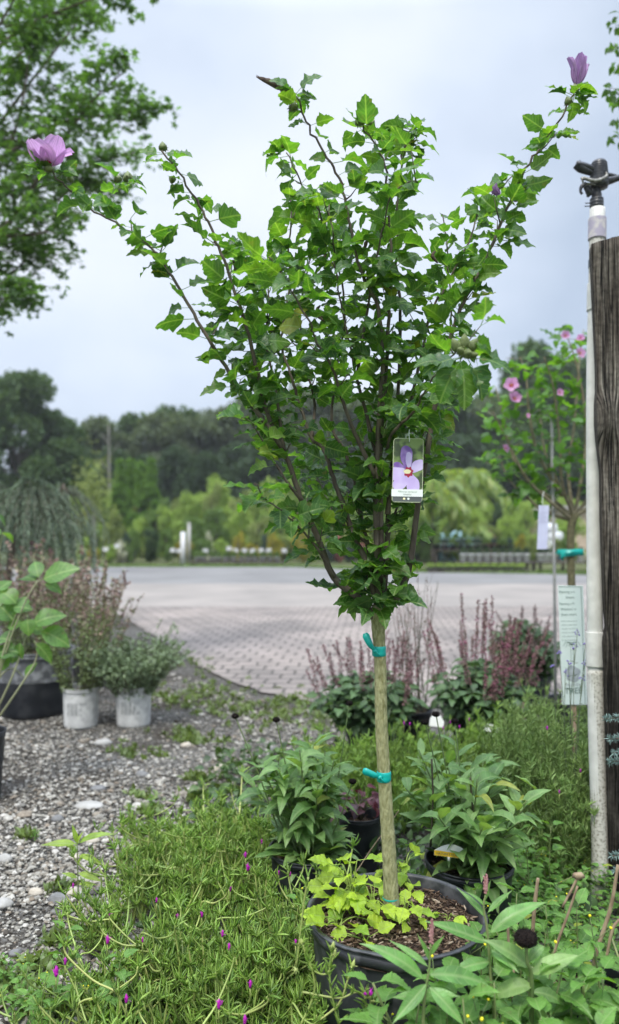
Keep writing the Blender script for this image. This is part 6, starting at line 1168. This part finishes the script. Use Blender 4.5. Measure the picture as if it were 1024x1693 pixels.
# shrubs, in rows
SL = {'lime': 'lime-green shrub in the nursery beds beyond the road', 'mid': 'mid-green shrub in the nursery beds beyond the road', 'olive': 'olive-coloured airy shrub in the nursery beds beyond the road', 'dark': 'dark green shrub in the nursery beds beyond the road', 'blue': 'blue-green rounded shrub in the nursery beds beyond the road', 'pink': 'pink-flowering shrub in the nursery beds beyond the road', 'gold': 'golden-leaved shrub in the nursery beds beyond the road', 'white': 'white-flowering shrub in the nursery beds beyond the road'}
SP_ = {k: far_tree(k, .8, 1.7, .15, FM[k], 230 + i, 1400, .19, SL[k], shape='round', lumps=22, group=k + ' shrubs beyond the road', name='shrub', cat='shrub') for i, k in enumerate(SL)}
sf = {k: 1 for k in SL}
def shrub(k, px, d, hpx_top, wpx):
    o = SP_[k]; hh = max(.3, 1.35 + (875 - hpx_top) / F * d); sz = hh / 1.75; s = wpx / F * d / 1.9; place(o, sf[k], px, d, s, rg.uniform(0, 6.28), sz=sz); sf[k] = 0
back = []
for px in range(120, 1010, 27):
    k = rg.choice(['lime', 'olive', 'lime', 'mid'] if px < 560 else ['mid', 'lime', 'mid', 'dark']); shrub(k, px + rg.uniform(-8, 8), rg.uniform(40, 45), rg.uniform(790, 835) if px < 560 else rg.uniform(820, 850), rg.uniform(60, 95))
for px in range(110, 1000, 24):
    k = rg.choice(['lime', 'lime', 'olive', 'mid', 'mid', 'lime']); shrub(k, px + rg.uniform(-8, 8), rg.uniform(34, 38), rg.uniform(835, 868), rg.uniform(42, 70))
for px in range(100, 960, 20):
    k = rg.choice(['mid', 'lime', 'blue', 'olive', 'pink', 'dark', 'gold', 'mid', 'white']); shrub(k, px + rg.uniform(-6, 6), rg.uniform(30.5, 33), rg.uniform(872, 903), rg.uniform(26, 42))
for px, k, t, w in [(214, 'blue', 880, 34), (250, 'dark', 870, 38), (245, 'lime', 838, 40), (292, 'lime', 842, 44), (335, 'mid', 890, 44), (350, 'olive', 788, 44), (155, 'olive', 790, 40), (375, 'lime', 840, 60), (450, 'gold', 876, 24), (560, 'pink', 885, 34), (600, 'pink', 895, 30), (545, 'white', 885, 24), (880, 'lime', 885, 40), (860, 'gold', 880, 30), (810, 'pink', 878, 26), (135, 'gold', 830, 40)]: shrub(k, px, 31.5 if t > 850 else 39, t, w)
for px, k in [(640, 'mid'), (662, 'lime'), (685, 'dark'), (700, 'mid'), (722, 'dark'), (745, 'lime'), (768, 'mid'), (790, 'dark'), (812, 'mid'), (835, 'lime'), (858, 'mid'), (600, 'lime'), (575, 'mid'), (540, 'lime'), (505, 'mid'), (480, 'lime')]: shrub(k, px, rg.uniform(33, 34.5), rg.uniform(872, 892), rg.uniform(34, 48))
# big-leaved palms / bananas at the right of the trunk
M_palm = leafm('palm_leaf', [(.13, .22, .05), (.20, .29, .08), (.30, .34, .12)], trans=.4, tcol=(1.7, 1.7, .5))
def palm(px, d, top, R, n, label, wide=1.0, trunkh=.5):
    c = GX(px, d); zt2 = 1.35 + (875 - top) / F * d; root = empty('palm', c, label, 'palm'); mb = MB(); ms = MB(); zc = zt2 - R * .55; tube(ms, [c, c + A([0, 0, zc])], [.045, .03], 8)
    for k in range(n):
        a = k * 2.4; el = rg.uniform(.2, 1.3); o_ = c + A([0, 0, zc]); m_ = o_ + A([math.cos(a) * R * .5, math.sin(a) * R * .5, R * el * .5]); e = o_ + A([math.cos(a) * R, math.sin(a) * R, R * (el * .5 - .35)]); pts = catmull([o_, m_, e], 12); tube(ms, pts, [.012, .004], 4)
        for i in range(3, len(pts)):
            t = nrm(pts[i] - pts[i - 1]); s_ = nrm(np.cross(t, A([0, 0, 1.])))
            for sg in (-1, 1): inst(mb, 'lance', [pts[i]], nrm(s_ * sg + t * .7 - A([0, 0, .35])), A([0, 0, 1.]), R * .36 * wide * rg.uniform(.8, 1.1), rg, wid=.5 * wide)
    mb.build('fronds', M_palm, root); ms.build('trunk', M_ftr, root)
palm(715, 30.8, 792, 1.75, 26, 'feathery palm with pale green fronds right of the slim trunk'); palm(765, 31.5, 778, 1.65, 24, 'yellowing palm beside the feathery one, farther right'); palm(772, 30.2, 852, .9, 9, 'small banana-like plant with upright broad leaves in front of the dark trees', 1.5)
# benches with potted plants
M_bench = mat('dark_bench_wood', (.05, .042, .035), .9, .2, col2=(.10, .085, .07), nscale=12); M_far_white = mat('far_white_pot', (.62, .62, .62), .6, .3)
def bench(px0, px1, d, z, label):
    x0, x1 = (px0 - CX) / F * d, (px1 - CX) / F * d; root = empty('plant_bench', ((x0 + x1) / 2, d, 0), label, 'bench', 'benches of potted plants'); mb = MB()
    for k in range(4): box(mb, ((x0 + x1) / 2, d - .45 + k * .3, z), (x1 - x0, .22, .04))
    mb.build('bench_top', M_bench, root)
    nlg = max(2, int((x1 - x0) / 1.3))
    for k in range(nlg + 1):
        for yy in (-.4, .4): m = MB(); box(m, (x0 + .06 + (x1 - x0 - .12) * k / nlg, d + yy, (z - .02) / 2), (.08, .08, z - .02)); m.build('leg', M_bench, root)
    return root
bench(705, 878, 24.6, .05, 'low front bench of yellow-green plants right of the slim trunk'); bench(755, 880, 25.4, .27, 'dark bench carrying the row of white pots'); bench(715, 850, 27.2, .62, 'upper bench of small plants behind the row of white pots'); bench(318, 470, 29.4, .10, 'low bench of pale pots left of the slim trunk'); bench(884, 990, 25.4, .27, 'dark bench in front of the beige shed')
M_brightpot = mat('bright_white_pot', (.86, .86, .86), .4, .5); PR = {}
def mk_pot(kind, potm, fm, R, h, ph, label, group):
    root = empty('potted_plant', (0, 0, 0), label, 'potted plant', group); mb = MB(); lathe(mb, [(.01, .003), (R * .8, .003), (R, h), (R * 1.04, h), (R * 1.04, h * .93), (R * .98, h * .93), (R * .9, h * .8), (.01, h * .8)], (0, 0, 0), 14); mb.build('pot', potm, root); rg2 = np.random.default_rng(len(PR) + 300); m2 = MB(); n = 150; P = rdir(rg2, n, 0, 1) * A([R * .8, R * .8, ph]) * rg2.uniform(.4, 1, n)[:, None] + A([0, 0, h * .9 + .07]); inst(m2, 'clump', P, rdir(rg2, n), rdir(rg2, n, 0, 1), .085, rg2); m2.build('foliage', fm, root); PR[kind] = [root, 1]; return root
mk_pot('wp', M_brightpot, FM['dark'], .115, .27, .17, 'white pot with a dark green plant on the bench right of the trunk', 'white pots in a row on the bench')
mk_pot('low', M_pale, FM['mid'], .12, .17, .16, 'low pale pot with a small plant on the low bench left of the trunk', 'pale pots on the left bench')
mk_pot('yel', M_black, FM['lime'], .15, .06, .06, 'small yellow-green plant on the low front bench', 'yellow-green plants on the front bench')
mk_pot('up', M_black, FM['blue'], .14, .16, .20, 'small grey-green plant on the upper bench', 'grey-green plants on the upper bench')
mk_pot('up2', M_black, FM['mid'], .14, .16, .24, 'small mid-green plant on the upper bench', 'mid-green plants on the upper bench')
def pp2(kind, px, d, z):
    r, f1 = PR[kind]; loc = ((px - CX) / F * d, d, z + .022)
    if f1: r.location = loc; PR[kind][1] = 0
    else: copy_tree(r, loc, rg.uniform(0, 6.28), 1)
for k in range(9): pp2('wp', 766 + k * 13.0, 24.98, .27)
for px in (893, 903, 915, 960, 975): pp2('wp', px, 24.98, .27)
for k in range(12): pp2('low', 326 + k * 12 + rg.uniform(-2, 2), 29.3, .10)
for k in range(11): pp2('yel', 712 + k * 15, 24.4, .05)
for k in range(10): pp2('up' if k % 2 else 'up2', 722 + k * 13.5, 27.0, .62)
for k in range(9): pp2('up2' if k % 2 else 'up', 768 + k * 12.4, 25.75, .22)
for k in range(7): pp2('up2', 712 + k * 14, 28.3, .80)
# white price cards on sticks
card0 = empty('price_card', (0, 0, 0), 'small blank white card on a stick in the beds beyond the road', 'sign', 'white cards in the beds beyond the road'); mb = MB(); box(mb, (0, 0, .62), (.20, .012, .15)); mb.build('card', M_far_white, card0, smooth=False); mb = MB(); box(mb, (0, 0, .275), (.02, .02, .55)); mb.build('stick', M_bench, card0, smooth=False)
for i, (px, y) in enumerate([(175, 908), (192, 903), (283, 910), (297, 911), (378, 907), (403, 912), (418, 912), (432, 910), (444, 911), (340, 914), (470, 912), (388, 914), (905, 905), (735, 903)]):
    d = 29.9; z = 1.35 + (875 - y) / F * d - .62; loc = ((px - CX) / F * d, d + .2 * (i % 3), max(-.1, z)); 
    if i == 0: card0.location = loc
    else: copy_tree(card0, loc, rg.uniform(-.3, .3), 1)
# posts by the road
mb = MB(); box(mb, GX(303, 28.6, .63), (.17, .12, 1.26)); tag(mb.build('post', M_far_white, origin=GX(303, 28.6)), 'square white post at the far edge of the road', 'post')
mb = MB(); tube(mb, [GX(313, 31, 0), GX(313, 31, 1.55)], .06, 8); lathe(mb, [(.07, 1.55), (.07, 1.6), (.01, 1.62)], GX(313, 31), 10); tag(mb.build('post', mat('grey_post', (.45, .44, .42), .7), origin=GX(313, 31)), 'thinner grey post just behind the square white one', 'post')
mb = MB(); tube(mb, catmull([GX(157, 24), GX(156, 24, 1.2), GX(155, 24, 2.4)], 4), [.06, .045, .02], 8); br = empty('birch_sapling', GX(157, 24), 'young pale-trunked birch with a thin crown beyond the road at the left', 'tree'); mb.build('trunk', mat('birch_bark', (.28, .28, .25), .7, .2, col2=(.18, .18, .16), nscale=5), br)
mb = MB(); n = 500; P = rg.normal(size=(n, 3)) * A([.25, .25, .5]) + GX(155, 24, 2.5); inst(mb, 'clump', P, rdir(rg, n), rdir(rg, n, 0, 1), .16, rg); mb.build('crown', FM['olive'], br)
# beige shed
M_shed = mat('beige_siding', (.52, .42, .32), .7, .3, col2=(.56, .46, .36), nscale=2); sh = empty('beige_shed', GX(1010, 36), 'low beige metal-sided shed beyond the road at the right', 'shed'); mb = MB(); x0, x1 = GX(932, 36)[0], GX(1120, 36)[0]; zt3 = 1.35 + (875 - 842) / F * 36; V = []; nr_ = 120
for i in range(nr_ + 1): x = x0 + (x1 - x0) * i / nr_; V += [(x, 36 + .03 * (i % 4 < 2), 0), (x, 36 + .03 * (i % 4 < 2), zt3)]
mb.add(V, [(2 * i, 2 * i + 2, 2 * i + 3, 2 * i + 1) for i in range(nr_)]); box(mb, ((x0 + x1) / 2, 39.04, zt3 / 2), (x1 - x0, 6, zt3)); mb.build('wall', M_shed, sh, smooth=False); mb = MB(); box(mb, ((x0 + x1) / 2, 39, zt3 + .09), (x1 - x0 + .3, 6.6, .16)); mb.build('roof', mat('shed_roof', (.35, .33, .30), .6), sh, smooth=False)
# stack of white and blue bags, tarp
bag = {'w': mat('white_sack', (.60, .62, .66), .5, .3, col2=(.75, .76, .8), nscale=6), 'b': mat('blue_sack', (.07, .25, .50), .5)}
for i, (px, z, k, lab) in enumerate([(905, .0, 'w', 'white sack at the bottom left of the stack by the shed'), (918, .0, 'b', 'blue sack at the bottom right of the stack by the shed'), (906, .42, 'w', 'white sack in the middle of the stack by the shed'), (916, .8, 'w', 'white sack near the top of the stack by the shed'), (907, 1.15, 'w', 'white sack topping the stack by the shed')]):
    mb = MB(); blob(mb, (0, 0, 0), 1, rg, 2, jit=.03); v = mb.v[0]; mb.v[0] = np.sign(v) * np.abs(v) ** .6 * A([.36, .28, .21]) + GX(px, 33.5, z + .25); tag(mb.build('sack', bag[k], origin=GX(px, 33.5, z)), lab, 'sack')
mb = MB(); P = []; U = np.linspace(-1, 1, 18); X, Y = np.meshgrid(U, U); Zt = .95 + .32 * np.cos(X * 1.4) * np.cos(Y * 1.4) + .04 * np.sin(X * 9 + Y * 4); edge = np.maximum(np.abs(X), np.abs(Y)) > .95; Zt = np.where(edge, .55, Zt)
cT = GX(752, 33.6); V = np.stack([X * .85 + cT[0], Y * .7 + cT[1], Zt], -1).reshape(-1, 3); ii = np.arange(324).reshape(18, 18); mb.add(V, np.stack([ii[:-1, :-1], ii[:-1, 1:], ii[1:, 1:], ii[1:, :-1]], -1).reshape(-1, 4)); box(mb, cT + A([0, 0, .30]), (1.5, 1.2, .6)); tag(mb.build('tarp_covered_stack', mat('pale_turquoise_tarp', (.28, .50, .56), .5, .4, col2=(.40, .62, .66), nscale=3), origin=cT), 'low stack covered with a pale turquoise tarp among the far benches', 'tarp')

# ------------------------------------------------------------------ weeds on the gravel and ground cover
rg = np.random.default_rng(131); M_gw = leafm('gravel_weed', [(.10, .16, .04), (.15, .21, .06), (.09, .12, .045)], trans=.25); mb = MB(); P = []
for (x, y, r, n) in [(215, 1245, 30, 40), (330, 1225, 26, 60), (325, 1290, 12, 45), (300, 1215, 25, 35), (365, 1170, 40, 70), (280, 1160, 30, 50), (450, 1180, 60, 90), (350, 1140, 60, 90), (310, 1100, 30, 40), (470, 1165, 40, 70), (235, 1320, 14, 20), (40, 1385, 12, 14), (330, 1320, 16, 35), (255, 1345, 14, 20), (100, 1470, 20, 14), (240, 1150, 30, 40), (520, 1185, 50, 80), (370, 1310, 12, 20), (20, 1640, 40, 60), (90, 1670, 40, 60), (60, 1600, 30, 30), (100, 1560, 20, 20)]:
    for k in range(int(n * .55)): P.append(G(x + rg.normal() * r * .8, y + rg.normal() * r * .22))
P = A(P); P = np.repeat(P, 9, 0) + rg.normal(size=(len(P) * 9, 3)) * A([.016, .016, 0]); P[:, 2] = .005; n = len(P)
inst(mb, 'lance', P, rdir(rg, n, .1, 1.6), rdir(rg, n, .2, 1), rg.uniform(.02, .055, n), rg, wid=1.4); tag(mb.build('weeds', M_gw), 'small scattered weeds growing in the gravel', 'weeds', kind='stuff')
# dark leaf litter and low cover under the plants on the right, so that no bare ground shows
mb = MB(); n = 7000; P = np.stack([rg.uniform(-.55, 2.0, n), rg.uniform(1.45, 4.6, n), rg.uniform(0, .10, n)], 1); inst(mb, 'ovate', P, rdir(rg, n, -.1, .9), rdir(rg, n, .4, 1), rg.uniform(.03, .065, n), rg); tag(mb.build('ground_cover', leafm('low_cover_leaf', [(.03, .06, .018), (.05, .10, .028), (.08, .14, .035)], trans=.25)), 'low tangle of leaves covering the ground under the pots on the right', 'ground cover', kind='stuff')

# ------------------------------------------------------------------ thin summer haze
hz = bpy.data.materials.new('haze'); hz.use_nodes = True; hz.node_tree.nodes.clear(); ho = N(hz.node_tree, 'ShaderNodeOutputMaterial'); hv = N(hz.node_tree, 'ShaderNodeVolumePrincipled'); hv.inputs['Color'].default_value = (.93, .96, 1, 1); hv.inputs['Density'].default_value = .0008; hv.inputs['Anisotropy'].default_value = .2; hz.node_tree.links.new(hv.outputs[0], ho.inputs['Volume'])
mb = MB(); box(mb, (0, 100, 6.5), (310, 250, 15)); tag(mb.build('haze', hz, smooth=False), 'thin pale haze softening the far trees', 'haze', kind='stuff')
